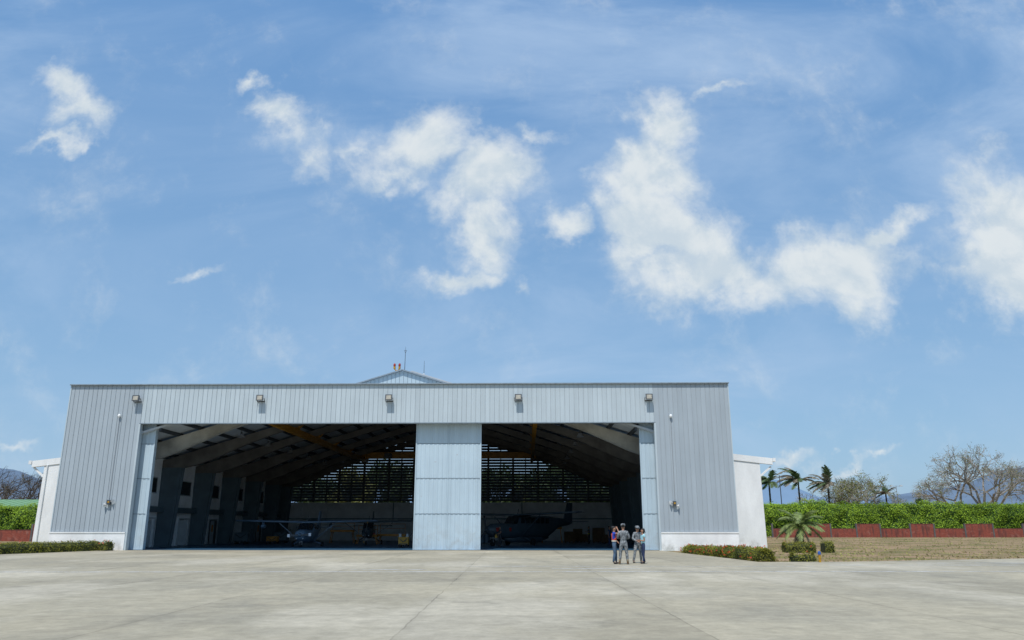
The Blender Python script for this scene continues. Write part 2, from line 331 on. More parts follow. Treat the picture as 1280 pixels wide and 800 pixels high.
# ------------------------------------------------------------------ sun and sky
SUN_EL, SUN_AZ = 61, 15                                  # sun behind the camera, a little to its left
sd = Vector((-math.sin(R(SUN_AZ))*math.cos(R(SUN_EL)), -math.cos(R(SUN_AZ))*math.cos(R(SUN_EL)), math.sin(R(SUN_EL))))
ld = bpy.data.lights.new('sun', 'SUN'); lo = bpy.data.objects.new('sun', ld); col.objects.link(lo)
ld.energy = 3.6; ld.angle = R(.53); ld.color = (1, .96, .9); lo.rotation_euler = sd.to_track_quat('Z', 'Y').to_euler(); lo.location = sd*60
w = bpy.data.worlds.new('World'); scene.world = w; w.use_nodes = True
def build_sky():
    nt = w.node_tree; nt.nodes.clear(); L = nt.links.new
    out = nt.nodes.new('ShaderNodeOutputWorld'); bg = nt.nodes.new('ShaderNodeBackground'); bg.inputs[1].default_value = .1; L(bg.outputs[0], out.inputs[0])
    sky = nt.nodes.new('ShaderNodeTexSky'); sky.sky_type = 'NISHITA'; sky.sun_disc = False; sky.sun_elevation = R(SUN_EL); sky.sun_rotation = R(180 + SUN_AZ)
    sky.air_density = 1.0; sky.dust_density = 1.2; sky.ozone_density = 1.2; sky.altitude = 0
    tc = nt.nodes.new('ShaderNodeTexCoord'); D = tc.outputs['Generated']
    sp = nt.nodes.new('ShaderNodeSeparateXYZ'); L(D, sp.inputs[0])
    def mth(op, a, b=None, c=None, clamp=False):
        n = nt.nodes.new('ShaderNodeMath'); n.operation = op; n.use_clamp = clamp
        for i, x in enumerate((a, b, c)):
            if x is None: continue
            if isinstance(x, (int, float)): n.inputs[i].default_value = x
            else: L(x, n.inputs[i])
        return n.outputs[0]
    def rng(v, a, b, c, d, smooth=True):
        n = nt.nodes.new('ShaderNodeMapRange'); n.interpolation_type = 'SMOOTHSTEP' if smooth else 'LINEAR'
        for i, x in enumerate((a, b, c, d)): n.inputs[i+1].default_value = x
        L(v, n.inputs[0]); return n.outputs[0]
    ys = mth('MAXIMUM', sp.outputs[1], .02)
    cb = nt.nodes.new('ShaderNodeCombineXYZ'); L(mth('DIVIDE', sp.outputs[0], ys), cb.inputs[0]); L(mth('DIVIDE', sp.outputs[2], ys), cb.inputs[1])
    uv = cb.outputs[0]
    def noi(scale, det, rough, st=(1,1,1), vec=None, rot=0, loc=(0,0,0), colr=False, dist=0):
        mp = nt.nodes.new('ShaderNodeMapping'); mp.inputs['Scale'].default_value = st; mp.inputs['Rotation'].default_value = (0,0,rot); mp.inputs['Location'].default_value = loc; L(vec or uv, mp.inputs[0])
        n = nt.nodes.new('ShaderNodeTexNoise'); n.inputs['Scale'].default_value = scale; n.inputs['Detail'].default_value = det; n.inputs['Roughness'].default_value = rough; n.inputs['Distortion'].default_value = dist; L(mp.outputs[0], n.inputs[0])
        return n.outputs[1 if colr else 0]
    # domain warp so that the outlines are ragged
    wv = noi(9, 5, .6, colr=True)
    sub = nt.nodes.new('ShaderNodeVectorMath'); sub.operation = 'SUBTRACT'; sub.inputs[1].default_value = (.5,.5,.5); L(wv, sub.inputs[0])
    sc = nt.nodes.new('ShaderNodeVectorMath'); sc.operation = 'SCALE'; sc.inputs['Scale'].default_value = .15; L(sub.outputs[0], sc.inputs[0])
    ad = nt.nodes.new('ShaderNodeVectorMath'); ad.operation = 'ADD'; L(uv, ad.inputs[0]); L(sc.outputs[0], ad.inputs[1])
    wuv = ad.outputs[0]
    # (centre px, centre py, half width, half height, tilt degrees (counter-clockwise), weight)
    CL = [(72,112,52,30,-35,.9),(98,140,44,34,0,.9),(72,182,46,13,10,.75),
          (312,104,30,15,10,.8),(348,150,44,34,-20,.85),(386,192,28,34,0,.7),(440,190,60,20,0,.42),
          (520,172,74,44,12,1),(606,222,74,56,0,1.05),(604,285,46,48,10,1),(582,338,50,24,15,.95),(655,350,20,16,50,.55),(665,165,50,12,10,.5),(495,215,60,20,0,.6),
          (709,286,38,25,0,.9),(836,152,54,46,40,1),(812,212,70,50,10,1.05),(800,262,70,44,-10,1.05),(835,290,88,48,0,1.05),(900,342,116,54,-10,1.1),(1052,338,112,52,0,1.1),(1100,300,78,22,24,1),
          (895,105,36,8,20,.5),(1262,288,70,86,30,1.15),(1290,335,116,56,0,1.2),(1195,345,60,20,0,.6),(1245,185,28,26,40,.45),(1195,225,30,10,15,.42),
          (250,341,34,9,5,.55),(990,579,36,11,0,.75),(1055,583,40,8,0,.6),(1110,580,20,6,0,.45),(15,552,34,9,0,.55),(905,255,40,40,0,.35)]
    def to_uv(px, py):
        d = view_dir(px, py); return Vector((d.x/d.y, d.z/d.y))
    acc = None
    for (px, py, rx, ry, tilt, wt) in CL:
        c = to_uv(px, py); e = 4
        sx = (to_uv(px+e, py) - c).length/e; sy = (to_uv(px, py-e) - c).length/e
        mp = nt.nodes.new('ShaderNodeMapping'); mp.vector_type = 'TEXTURE'
        mp.inputs['Location'].default_value = (c.x, c.y, 0); mp.inputs['Rotation'].default_value = (0,0,R(tilt)); mp.inputs['Scale'].default_value = (rx*sx*1.36, ry*sy*1.36, 1)
        L(wuv, mp.inputs[0]); g = nt.nodes.new('ShaderNodeTexGradient'); g.gradient_type = 'SPHERICAL'; L(mp.outputs[0], g.inputs[0])
        v = mth('MULTIPLY', g.outputs['Fac'] if 'Fac' in g.outputs else g.outputs[1], wt)
        acc = v if acc is None else mth('SMOOTH_MAX', acc, v, .12)
    n1 = noi(7.5, 12, .60, vec=uv, dist=.25); n1b = noi(7.5, 12, .60, vec=uv, dist=.25, loc=(.004,.022,0)); n2 = noi(26, 8, .62, vec=wuv)
    dens = mth('ADD', acc, mth('ADD', mth('MULTIPLY', mth('SUBTRACT', n1, .5), 1.25), mth('MULTIPLY', mth('SUBTRACT', n2, .5), .45)))
    front = rng(sp.outputs[1], .05, .15, 0, 1)
    gate = rng(acc, .0, .12, 0, 1)
    cov = mth('MULTIPLY', mth('MULTIPLY', rng(dens, .06, .84, 0, 1), gate), front)
    # thin cirrus veils
    c1 = noi(2.0, 8, .6, (1,2.6,1), rot=R(-22), dist=.6); c2 = noi(1.1, 4, .5, loc=(3,1,0))
    cir = mth('MULTIPLY', mth('MULTIPLY', rng(c1, .33, .75, 0, .8), rng(c2, .35, .62, .25, 1)), front)
    # towards the horizon: pale haze, broad clear patches slightly deeper
    el = sp.outputs[2]
    grd = nt.nodes.new('ShaderNodeMix'); grd.data_type = 'RGBA'; L(rng(el, .0, .62, 0, 1, False), grd.inputs[0]); grd.inputs[6].default_value = (2.55,4.4,6.55,1); grd.inputs[7].default_value = (1.38,3.15,6.25,1)
    hz = nt.nodes.new('ShaderNodeMix'); hz.data_type = 'RGBA'; hz.inputs[0].default_value = .8; L(grd.outputs[2], hz.inputs[7])
    tint = nt.nodes.new('ShaderNodeMix'); tint.data_type = 'RGBA'; tint.blend_type = 'MULTIPLY'; tint.inputs[0].default_value = 1; tint.inputs[7].default_value = SKY_TINT
    L(sky.outputs[0], tint.inputs[6]); L(tint.outputs[2], hz.inputs[6])
    m1 = nt.nodes.new('ShaderNodeMix'); m1.data_type = 'RGBA'; L(cir, m1.inputs[0]); L(hz.outputs[2], m1.inputs[6]); m1.inputs[7].default_value = (4.6,6.1,8.2,1)
    sh = nt.nodes.new('ShaderNodeMix'); sh.data_type = 'RGBA'; sh.inputs[6].default_value = (6.0,6.9,7.6,1); sh.inputs[7].default_value = (8.0,8.4,8.5,1)
    L(mth('MULTIPLY', rng(mth('SUBTRACT', n1, n1b), -.10, .10, 0, 1), rng(dens, .2, 1.25, 1, .72)), sh.inputs[0])
    m2 = nt.nodes.new('ShaderNodeMix'); m2.data_type = 'RGBA'; L(mth('MULTIPLY', cov, .93), m2.inputs[0]); L(m1.outputs[2], m2.inputs[6]); L(sh.outputs[2], m2.inputs[7])
    L(m2.outputs[2], bg.inputs[0])
SKY_TINT = (1.75, 1.85, 1.80, 1)
build_sky()

# ------------------------------------------------------------------ ground
def sheet(name, pts, z, mat):
    mb = MB(); mb.add([(x, y, z) for x, y in pts], [tuple(range(len(pts)))]); return tag(mb.build(name, mat), kind='structure')
def terrain_z(x, y):                                   # the lawn rises a hand's width towards the boundary walls
    k = 1 if x is None else min(1, max(0, (x-20)/12, (-45-x)/12))
    return .35*min(1, max(0, (y-62)/50))*k
mb = MB(); xs = [-9000,-3000,-800,-300,-150,-100] + list(range(-90, 100, 10)) + [100,150,300,800,3000,9000]; ysr = [-9000,-1000,-200,-60,0,30,62,75,90,112,140,250,700,2500,9000]
vs = [(x, y, terrain_z(x, y)-.02) for y in ysr for x in xs]; nx = len(xs)
mb.add(vs, [(j*nx+i, j*nx+i+1, (j+1)*nx+i+1, (j+1)*nx+i) for j in range(len(ysr)-1) for i in range(nx-1)])
tag(mb.build('ground', M['grass']), kind='structure')
EDGE = [(-60.0,47.5),(-32.6,50.0),(-31.6,60.9)]
apron_pts = [(-230,40)] + EDGE + [(16.8,59.9),(11.2,59.9),(11.2,55.2),(11.8,45.0),(12.0,39.9),(16.5,40.3),(27.8,44.5),(60,56),(230,112),(230,-120),(-230,-120)]
# the concrete stops in front of the right wing: the strip between stays soil
apron_pts = [(-230,40)] + EDGE + [(11.0,60.1),(11.2,55.2),(11.8,45.0),(12.0,39.9),(16.5,40.3),(27.8,44.5),(60,56),(230,112),(230,-120),(-230,-120)]
sheet('apron', apron_pts, 0, M['apron'])
def line_strip(x0, x1, y, wd, slope=0):
    mb = MB(); n = 12; p = []
    for i in range(n+1):
        x = x0+(x1-x0)*i/n; p.append((x, y+slope*(x-x0)))
    mb.add([(x, yy-wd/2, .005) for x, yy in p] + [(x, yy+wd/2, .005) for x, yy in p], [(i, i+1, n+2+i, n+1+i) for i in range(n)])
    tag(mb.build('apron_marking', M['line']), kind='structure')
line_strip(-75, 75, 30.2, .36, .012); line_strip(-6.4, -3.4, 32.7, .3); line_strip(1.6, 5.2, 33.4, .3); line_strip(-2, 13, 35.4, .25); line_strip(14, 22.5, 36.5, .3); line_strip(19, 34, 38.6, .35)

# ------------------------------------------------------------------ hangar
YAW = R(-1.0); ORG = Vector((-8.9, 60.2, 0)); HM = Matrix.Translation(ORG) @ Matrix.Rotation(YAW, 4, 'Z')
def H(x, y, z=0): return HM @ Vector((x, y, z))
hangar = empty('hangar', ORG, YAW, 'large pale grey sheet-metal hangar with a wide dark opening and one closed door leaf', 'hangar')
HW, TOP, OP, HEAD = 25.5, 12.44, 19.75, 9.42
def ribbed(x0, x1, z0, z1, name, mat, parent=hangar, y=0., step=STEP, gap=.020, depth=.03, ztop=None):
    mb = MB(); k0 = math.ceil(x0/step - 1e-6); xsn = [x0] + [k*step for k in range(k0, int(x1/step)+2) if x0+.05 < k*step < x1-.05] + [x1]
    for a, b in zip(xsn, xsn[1:]):
        a2, b2 = a+gap/2, b-gap/2
        za = ztop(a2) if ztop else z1; zb = ztop(b2) if ztop else z1
        mb.hexa([(a2,y,z0),(b2,y,z0),(b2,y+depth,z0),(a2,y+depth,z0),(a2,y,za),(b2,y,zb),(b2,y+depth,zb),(a2,y+depth,za)], 0)
        if step > .3:                                  # standing seam beside each joint
            mb.box(b2-.025, b2-.001, y-.012, y-.001, z0, min(za, zb)-.02, 0)
    if ztop: mb.prism([(x0,z0),(x1,z0)] + [(x, ztop(x)-.02) for x in (x1, -.85, x0)], y+depth+.002, y+depth+.15, 1)
    else: mb.box(x0, x1, y+depth+.002, y+depth+.15, z0, z1, 1)
    return mb.build(name, [mat, M['groove']], parent)
ribbed(-HW, -OP, 1.32, TOP-.09, 'wall_cladding', M['wingclad']); ribbed(-OP, OP, HEAD, TOP-.09, 'wall_cladding', M['clad']); ribbed(OP, HW, 1.32, TOP-.09, 'wall_cladding', M['wingclad'])
for s in (-1, 1):
    mb = MB(); a, b = sorted((s*(OP+.12), s*(HW+.05)))
    mb.box(a, b, -.09, .5, -.05, 1.26); mb.box(a, b, -.13, -.088, 1.22, 1.31)
    mb.build('plinth', M['white'], hangar)
    mb = MB(); a, b = sorted((s*(OP-.02), s*(OP+.12))); mb.box(a, b, -.03, .42, 0, HEAD); mb.build('jamb', M['clad'], hangar)
    mb = MB(); a, b = sorted((s*(HW-.12), s*(HW)));  mb.box(a, b, .21, 7.5, 0, TOP-.1); mb.build('side_wall', M['clad'], hangar)
    mb = MB(); a, b = sorted((s*(HW-.02), s*(HW+.06)));  mb.box(a, b, -.05, .2, 1.32, TOP-.1); mb.build('corner_trim', M['clad'], hangar)
mb = MB(); mb.box(-HW-.1, HW+.1, -.17, .35, TOP-.08, TOP); mb.build('coping', M['frame_metal'], hangar)
mb = MB(); mb.box(-OP-.1, OP+.1, -.03, .32, HEAD-.07, HEAD-.002); mb.build('lintel', M['frame_metal'], hangar)
mb = MB(); mb.box(-HW+.12, HW-.12, .36, 7.4, TOP-.3, TOP-.15); mb.build('flat_roof', M['liner'], hangar)
RZ = lambda x: 14.95 - .31*abs(x)
for s in (-1, 1):
    P = [(s*9.2, 12.25), (s*22.8, RZ(22.8)-.1), (s*22.8, 6.9), (s*25.38, 6.9), (s*25.38, 12.25)]
    if s < 0: P = P[::-1]
    mb = MB(); mb.prism(P, 7.38, 7.5); mb.build('rear_parapet', M['clad'], hangar)
ribbed(-8.9, 8.9, TOP-.4, 15, 'gable_wall', M['gable'], hangar, 7.52, STEP, .03, .05, lambda x: RZ(x+.85)-.02)
for s in (-1, 1):
    mb = MB(); mb.bar((-.85, 7.45, 14.99), (s*9.4-.85, 7.45, RZ(9.4)+.04), .35, .10); mb.build('gable_trim', M['frame_metal'], hangar)
    # sloping roof, sheet + liner
    mb = MB(); L_ = 23.3
    for y0, y1, xa in ((7.55, 46.6, 0), (.4, 7.36, 9.0)):
        mb.hexa([(s*xa,y0,RZ(xa)-.12),(s*L_,y0,RZ(L_)-.12),(s*L_,y1,RZ(L_)-.12),(s*xa,y1,RZ(xa)-.12),(s*xa,y0,RZ(xa)),(s*L_,y0,RZ(L_)),(s*L_,y1,RZ(L_)),(s*xa,y1,RZ(xa))], 0)
        mb.hexa([(s*xa,y0,RZ(xa)-.16),(s*L_,y0,RZ(L_)-.16),(s*L_,y1,RZ(L_)-.16),(s*xa,y1,RZ(xa)-.16),(s*xa,y0,RZ(xa)-.125),(s*L_,y0,RZ(L_)-.125),(s*L_,y1,RZ(L_)-.125),(s*xa,y1,RZ(xa)-.125)], 1)
    mb.build('roof', [M['roof'], M['liner']], hangar)
# portal frames
FY = [4.0 + 7.25*k for k in range(6)] + [45.3]
ARCH = [(21.0,6.85),(19.8,7.1),(18.3,7.62),(16.8,8.3),(15,9.1),(13.2,9.78),(11.6,10.3),(9.5,10.98),(7,11.75),(4,12.6),(1.5,13.2),(0,13.4)]
colm = []
for k, y in enumerate(FY):
    for s in (-1, 1):
        mb = MB(); p = [(s*22.78,0),(s*21.5,0),(s*21.0,6.85),(s*22.78,6.85)]
        if s > 0: p = p[::-1]
        mb.prism(p, y-.17, y+.17); mb.box(min(s*21.45,s*21.3), max(s*21.45,s*21.3), y-.02, y+.02, 0, .01)
        mb.bar((s*21.49, y, 0), (s*20.99, y, 6.84), .44, .04)
        mb.box(min(s*22.6,s*21.15), max(s*22.6,s*21.15), y-.2, y-.172, 2.2, 2.26)
        mb.build('column', M['slate'], hangar)
        if y > 45: continue
    lim = 11.6 if k == 0 else 99
    lo_ = [(x, min(z, lim-.6)) for x, z in ARCH]
    lower = [(-x, z) for x, z in lo_] + [(x, z) for x, z in lo_[::-1][1:]]
    upx = [22.78, 11.0, 9.2, 0] if k == 0 else [22.78, 0]
    up = [(x, min(RZ(x)-.42, lim+.3)) for x in upx] + [(-x, min(RZ(x)-.42, lim+.3)) for x in upx[::-1][1:]]
    mb = MB(); mb.prism([(-22.78,6.86)] + lower + [(22.78,6.86)] + up, y-.15, y+.15)
    for (a, b) in zip(lower, lower[1:]): mb.bar((a[0], y, a[1]-.02), (b[0], y, b[1]-.02), .42, .035)
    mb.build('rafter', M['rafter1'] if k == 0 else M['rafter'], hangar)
pmsh = None
for i in range(13):
    x = 1.2 + 1.72*i
    for s in (-1, 1):
        if pmsh is None:
            mb = MB(); mb.box(-.09, .09, 7.6, 46.0, -.26, 0); pmsh = mb.mesh('purlin', M['purlin'])
            mb = MB(); mb.box(-.09, .09, .5, 46.0, -.26, 0); pmsh2 = mb.mesh('purlin', M['purlin'])
        o = bpy.data.objects.new('purlin', pmsh2 if x > 9.5 else pmsh); col.objects.link(o); o.parent = hangar; o.location = (s*x, 0, RZ(x)-.165)
# rear wall and louvres
mb = MB(); mb.box(-22.9, 22.9, 46, 46.25, -.02, 4.85)
for i in range(-6, 7): mb.box(i*3.3-.24, i*3.3+.24, 45.93, 45.998, 0, 4.7)
mb.build('rear_wall', M['backwall'], hangar)
mb = MB(); z = 4.98
while z < 14.6:
    xm = min(22.6, (14.9-z)/.31)
    if xm > .3: mb.hexa([(-xm,45.98,z),(xm,45.98,z),(xm,46.12,z+.02),(-xm,46.12,z+.02),(-xm,45.98,z+.295),(xm,45.98,z+.295),(xm,46.12,z+.335),(-xm,46.12,z+.335)])
    z += .37
mb.build('louvre_slats', M['louver'], hangar)
for i in range(-13, 14):
    x = i*1.65; h = RZ(x)-.3; wd = .13 if i % 2 else .06
    if h > 5: mb = MB(); mb.box(x-wd, x+wd, 45.7, 45.97, 4.86, h); mb.build('mullion', M['louver'], hangar)
mb = MB(); mb.tube((-22.5,45.85,2.75),(22.5,45.85,2.75),.06); mb.build('pipe', pm('pipe_blue', (.03,.12,.16), .5, .1), hangar)
for x in (-7.5, -.5, 9.4):
    mb = MB(); mb.tube((x,45.8,2.76),(x,45.8,4.8),.05); mb.build('pipe', M['slate'], hangar)
# inner side walls
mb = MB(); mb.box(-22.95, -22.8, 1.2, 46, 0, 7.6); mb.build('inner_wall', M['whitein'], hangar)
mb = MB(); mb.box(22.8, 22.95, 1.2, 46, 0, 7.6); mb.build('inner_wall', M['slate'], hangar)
mb = MB(); mb.box(-22.79, -22.2, 1.3, 45.9, 2.95, 3.42); mb.build('mezzanine_edge', M['slate'], hangar)
for k in range(6):
    y0 = FY[k]
    mbw = MB(); a, b = y0+3.9, y0+6.4
    for (p, q, r, t) in ((a-.07,a,4.55,5.95),(b,b+.07,4.55,5.95),(a,b,4.55,4.63),(a,b,5.87,5.95)): mbw.box(-22.798, -22.74, p, q, r, t)
    f = mbw.build('window', M['doorpaint'], hangar); mb = MB(); mb.box(-22.795, -22.765, a, b, 4.63, 5.87); mb.build('pane', M['glass'], f)
    a, b = y0+4.5, y0+6.7
    mbd = MB(); mbd.box(-22.798, -22.70, a-.12, a, 0, 2.5); mbd.box(-22.798, -22.70, b, b+.12, 0, 2.5); mbd.box(-22.798, -22.70, a, b, 2.38, 2.5)
    f = mbd.build('door', M['doorpaint'], hangar)
    mb = MB(); mb.box(-22.796, -22.77, a, b if k % 2 == 0 and k else a+1.1, 0, 2.38); mb.build('doorway', M['dark'], f)  # dark sheet on the solid wall, painting the unlit room behind
    if k in (0, 1, 3):
        mb = MB(); mb.cbox((-22.35, a-.05, 1.17), (.9,.05,2.3), R(-12)); mb.cbox((-22.12, a-.10, 1.1), (.05,.06,.14)); mb.build('door_leaf', M['doorpaint'], f)
    else:
        mb = MB(); mb.box(-22.768, -22.73, a+.5, a+1.4, 0, 2.3); mb.box(-22.728, -22.725, a+.7, a+1.15, 1.2, 1.9, 1); mb.build('door_leaf', [M['doorpaint'], M['orange']], f)
# annexes
for s in (-1, 1):
    AW = 30.5 if s < 0 else 29.35; OV = AW + .95
    oz = lambda x: 7.62 - .115*(abs(x)-26.4)
    P = [(s*22.96,0),(s*AW,0),(s*(AW-.1),oz(AW)-.5),(s*22.96,oz(22.96)-.5)]
    if s < 0: P = P[::-1]
    mb = MB(); mb.prism(P, 6.0, 46.0, 0); mb.build('annex', M['white'], hangar)
    P = [(s*22.96,oz(22.96)-.49),(s*OV,oz(OV)-.52),(s*OV,oz(OV)),(s*22.96,oz(22.96))]
    if s < 0: P = P[::-1]
    mb = MB(); mb.prism(P, 5.93, 6.3, 0); Q = [(s*22.96,oz(22.96)-.45),(s*(AW+.1),oz(AW)-.45),(s*(AW+.1),oz(AW)-.06),(s*22.96,oz(22.96)-.06)]; Q = Q[::-1] if s < 0 else Q; mb.prism(Q, 6.301, 46.1, 0); mb.build('annex_roof', M['white'], hangar)
    mb = MB(); a, b = sorted((s*(OV+.01), s*(OV+.25))); mb.box(a, b, 5.85, 6.5, oz(OV)-.28, oz(OV)+.02); mb.build('gutter', M['white'], hangar)
    mb = MB(); mb.bar((s*(AW-.05),6.15,5.75),(s*(OV-.1),6.15,6.5),.12,.14); mb.build('brace', M['white'], hangar)
    if s < 0:
        mb = MB(); mb.tube((-30.1,5.9,.1),(-30.1,5.9,6.7),.05); mb.build('downpipe', M['white'], hangar)
# sliding door leaves
def door_leaf(x0, x1, y, base=.05):
    mb = MB(); step = .17
    zs = [base, 2.63, 5.26, 7.9, HEAD+.5]
    for za, zb in zip(zs, zs[1:]):
        n = int(round((x1-x0-.16)/step)); st = (x1-x0-.16)/n
        for i in range(n):
            a = x0+.08+i*st
            mb.hexa([(a,y+.02,za+.015),(a+st,y+.02,za+.015),(a+st,y+.06,za+.015),(a,y+.06,za+.015),(a,y+.02,zb-.015),(a+st,y+.02,zb-.015),(a+st,y+.06,zb-.015),(a,y+.06,zb-.015)])
            if i % 2: mb.hexa([(a+.02,y,za+.03),(a+st-.02,y,za+.03),(a+st-.002,y+.018,za+.03),(a+.002,y+.018,za+.03),(a+.02,y,zb-.03),(a+st-.02,y,zb-.03),(a+st-.002,y+.018,zb-.03),(a+.002,y+.018,zb-.03)])
    o = mb.build('door_leaf', M['doorclad'], hangar)
    mb = MB()
    for x in (x0, x1-.08): mb.box(x, x+.08, y-.03, y+.2, base-.03, HEAD+.5)
    mb.box((x0+x1)/2-.02, (x0+x1)/2+.02, y-.015, y-.003, base, HEAD+.5)
    for z in (base-.03, HEAD+.42): mb.box(x0+.082, x1-.082, y-.02, y+.19, z, z+.08)
    for z in zs[1:3]: mb.box(x0+.082, x1-.082, y-.012, y-.002, z-.02, z+.02, 1)
    mb.box(x0+.09, x1-.09, y+.12, y+.15, base+.06, HEAD+.4, 1)
    mb.build('door_frame', [M['doorclad'], M['frame_metal']], o)
    for x in (x0+.4, x1-.4): mb = MB(); mb.tube((x, y+.05, .05), (x, y+.13, .05), .05, n=10); mb.build('roller', M['darkmetal'], o)
    return o
door_leaf(1.48, 6.53, .78)
for y in (.78, 1.08): door_leaf(-23.9, -18.82 - (y-.78)*.2, y)
for y in (.78, 1.08): door_leaf(18.68 + (y-.78)*.2, 23.7, y)
mb = MB()
for y in (.88, 1.18): mb.box(-24.5, 24.5, y-.03, y+.03, .010, .03)
mb.build('door_track', M['darkmetal'], hangar)
fm = MB(); fm.add([(-22.8,.45,.006),(22.8,.45,.006),(22.8,46,.006),(-22.8,46,.006)], [(0,1,2,3)]); fo = fm.build('hangar_floor', M['floor'], None); fo.matrix_world = HM; tag(fo, kind='structure')
fm = MB(); fm.box(-24.5, 24.5, 1.3, 45.9, -.3, -.025)

# ------------------------------------------------------------------ things on the facade
def place(o, x, y, z=0, rz=0): o.location = H(x, y, z); o.rotation_euler = (0, 0, YAW+rz); return o
flood = empty('floodlight')
mb = MB(); mb.hexa([(-.27,-.5,-.22),(.27,-.5,-.22),(.20,-.2,-.17),(-.20,-.2,-.17),(-.27,-.44,.24),(.27,-.44,.24),(.20,-.2,.17),(-.20,-.2,.17)])
for i in range(5): mb.box(-.18+.085*i, -.165+.085*i, -.2, -.14, -.14, .14)
mb.build('housing', M['darkmetal'], flood)
mb = MB(); mb.hexa([(-.19,-.515,-.15),(.19,-.515,-.15),(.19,-.502,-.15),(-.19,-.502,-.15),(-.19,-.462,.17),(.19,-.462,.17),(.19,-.450,.17),(-.19,-.450,.17)]); mb.build('lens', M['lampglass'], flood)
mb = MB(); mb.bar((-.29,-.3,0),(-.29,-.05,-.22),.03,.05); mb.bar((.29,-.3,0),(.29,-.05,-.22),.03,.05); mb.box(-.30,.30,-.06,-.025,-.26,-.18); mb.build('bracket', M['darkmetal'], flood)
pos = ['above the left end of the hangar opening', 'midway above the left half of the opening', 'just left of the closed door leaf', 'just right of the closed door leaf', 'above the right end of the hangar opening']
for i, x in enumerate((-20.15,-10.52,-.56,9.39,19.38)):
    o = flood if i == 0 else copy_tree(flood)
    place(o, x, 0, 11.28); tag(o, 'square dark floodlight on the grey cladding ' + pos[i], 'floodlight', 'floodlights along the top of the hangar')
def wall_unit(x, zt, zb, side, label):
    e = place(empty('siren'), x, -.02, zb); tag(e, label, 'siren', 'signal units on the hangar wings')
    mb = MB(); mb.cbox((0,-.12,0), (.24,.2,.34)); mb.build('housing', M['darkmetal'], e)
    mb = MB(); mb.cbox((0,-.225,.02), (.13,.008,.12)); mb.build('cover', M['yellow2'], e)
    for sx in (-1, 1):
        mb = MB(); z = .08 if sx*side > 0 else -.18
        mb.tube((sx*.13,-.14,z),(sx*.22,-.16,z),.03,.05); mb.tube((sx*.22,-.16,z),(sx*.33,-.2,z),.06,.14, n=12); mb.build('horn', M['white'], e, smooth=False)
    mb = MB(); dx = -(side)*.30
    mb.tube((dx*.2,-.04,.17),(dx*.2+ .0,-.04,zt-zb-.1),.018); mb.build('conduit', M['metal'], e)
    mb = MB(); mb.ball((dx*.2,-.12,zt-zb),(.11,.11,.14)); mb.cbox((dx*.2,-.05,zt-zb),(.1,.1,.1)); mb.build('beacon', M['white'], e)
wall_unit(-21.35, 9.97, 3.46, 1, 'small grey signal unit with pale horns on the left wing of the hangar'); wall_unit(20.95, 9.85, 3.35, -1, 'small grey signal unit with pale horns on the right wing of the hangar')
# on the roof ridge
e = place(empty('obstruction_light'), -1.35, 7.6, 14.50); tag(e, 'twin red obstruction light on an orange forked bracket at the roof peak', 'warning light')
mb = MB(); mb.tube((0,0,0),(0,0,.42),.05); mb.tube((0,0,.4),(-.22,0,.62),.05); mb.tube((0,0,.4),(.22,0,.62),.05); mb.tube((-.22,0,.62),(-.22,0,.82),.1); mb.tube((.22,0,.62),(.22,0,.82),.1); mb.cbox((.18,0,.28),(.22,.12,.1)); mb.build('bracket', M['yellow2'], e)
for s in (-1, 1): mb = MB(); mb.ball((s*.22,0,.95),(.11,.11,.18)); mb.build('lamp', M['redpaint'], e, True)
e = place(empty('lightning_rod'), -.72, 7.9, 14.7); tag(e, 'tall thin mast with a small spiked tip standing on the roof peak', 'lightning rod')
mb = MB(); mb.tube((0,0,0),(0.02,0,2.0),.03,.02); mb.build('mast', M['darkmetal'], e)
mb = MB(); mb.tube((0.02,0,2.0),(.02,0,2.5),.018,.006); mb.bar((-.1,0,2.15),(.14,0,2.15),.02,.02); mb.bar((0.02,0,1.9),(-.1,0,2.15),.02,.02); mb.bar((0.02,0,1.9),(.14,0,2.15),.02,.02); mb.build('spike', M['darkmetal'], e)
e = place(empty('antenna'), 1.0, 7.9, 14.15); tag(e, 'short thin whip antenna on the right slope of the roof peak', 'antenna')
mb = MB(); mb.tube((0,0,0),(0,0,.62),.045); mb.build('base', M['white'], e)
mb = MB(); mb.tube((0,0,.62),(0,0,1.75),.022,.012); mb.build('whip', M['darkmetal'], e)

# ------------------------------------------------------------------ crane, lamps
cr = place(empty('overhead_crane'), 0, 0, 0); tag(cr, 'yellow overhead travelling crane hanging under the hangar roof', 'crane')
def ibeam(mb, p, q, w_, h_):
    p, q = Vector(p), Vector(q); mb.bar(p, q, w_*.25, h_); up = Vector((0,0,h_/2+.02)); mb.bar(p+up, q+up, w_, .035); mb.bar(p-up, q-up, w_, .035)
for s in (-1, 1):
    mb = MB(); ibeam(mb, (s*10.7,2.6,9.95), (s*10.7,43.5,9.95), .34, .46); mb.build('rail', M['yellow'], cr)
    for y in FY[:-1]:
        mb = MB(); mb.bar((s*10.7,y,10.22),(s*10.7,y,10.75),.16,.16); mb.bar((s*10.7,y,10.3),(s*10.2,y,10.85),.09,.09); mb.bar((s*10.7,y+.02,10.3),(s*11.2,y+.02,10.6),.09,.09); mb.build('hanger', M['yellow'], cr)
mb = MB(); ibeam(mb, (-11.3,41.2,10.55), (11.3,41.2,10.55), .4, .75)
for s in (-1, 1): mb.cbox((s*10.9,41.2,10.25),(.7,2.2,.3))
mb.build('bridge_beam', M['yellow'], cr)
mb = MB(); mb.cbox((-7.6,41.0,10.5),(.9,.8,.6)); mb.tube((-7.6,40.9,10.2),(-7.6,40.9,9.4),.03); mb.cbox((-7.6,40.9,9.3),(.2,.12,.3)); mb.build('hoist', M['darkmetal'], cr)
lamp0 = empty('pendant_lamp')
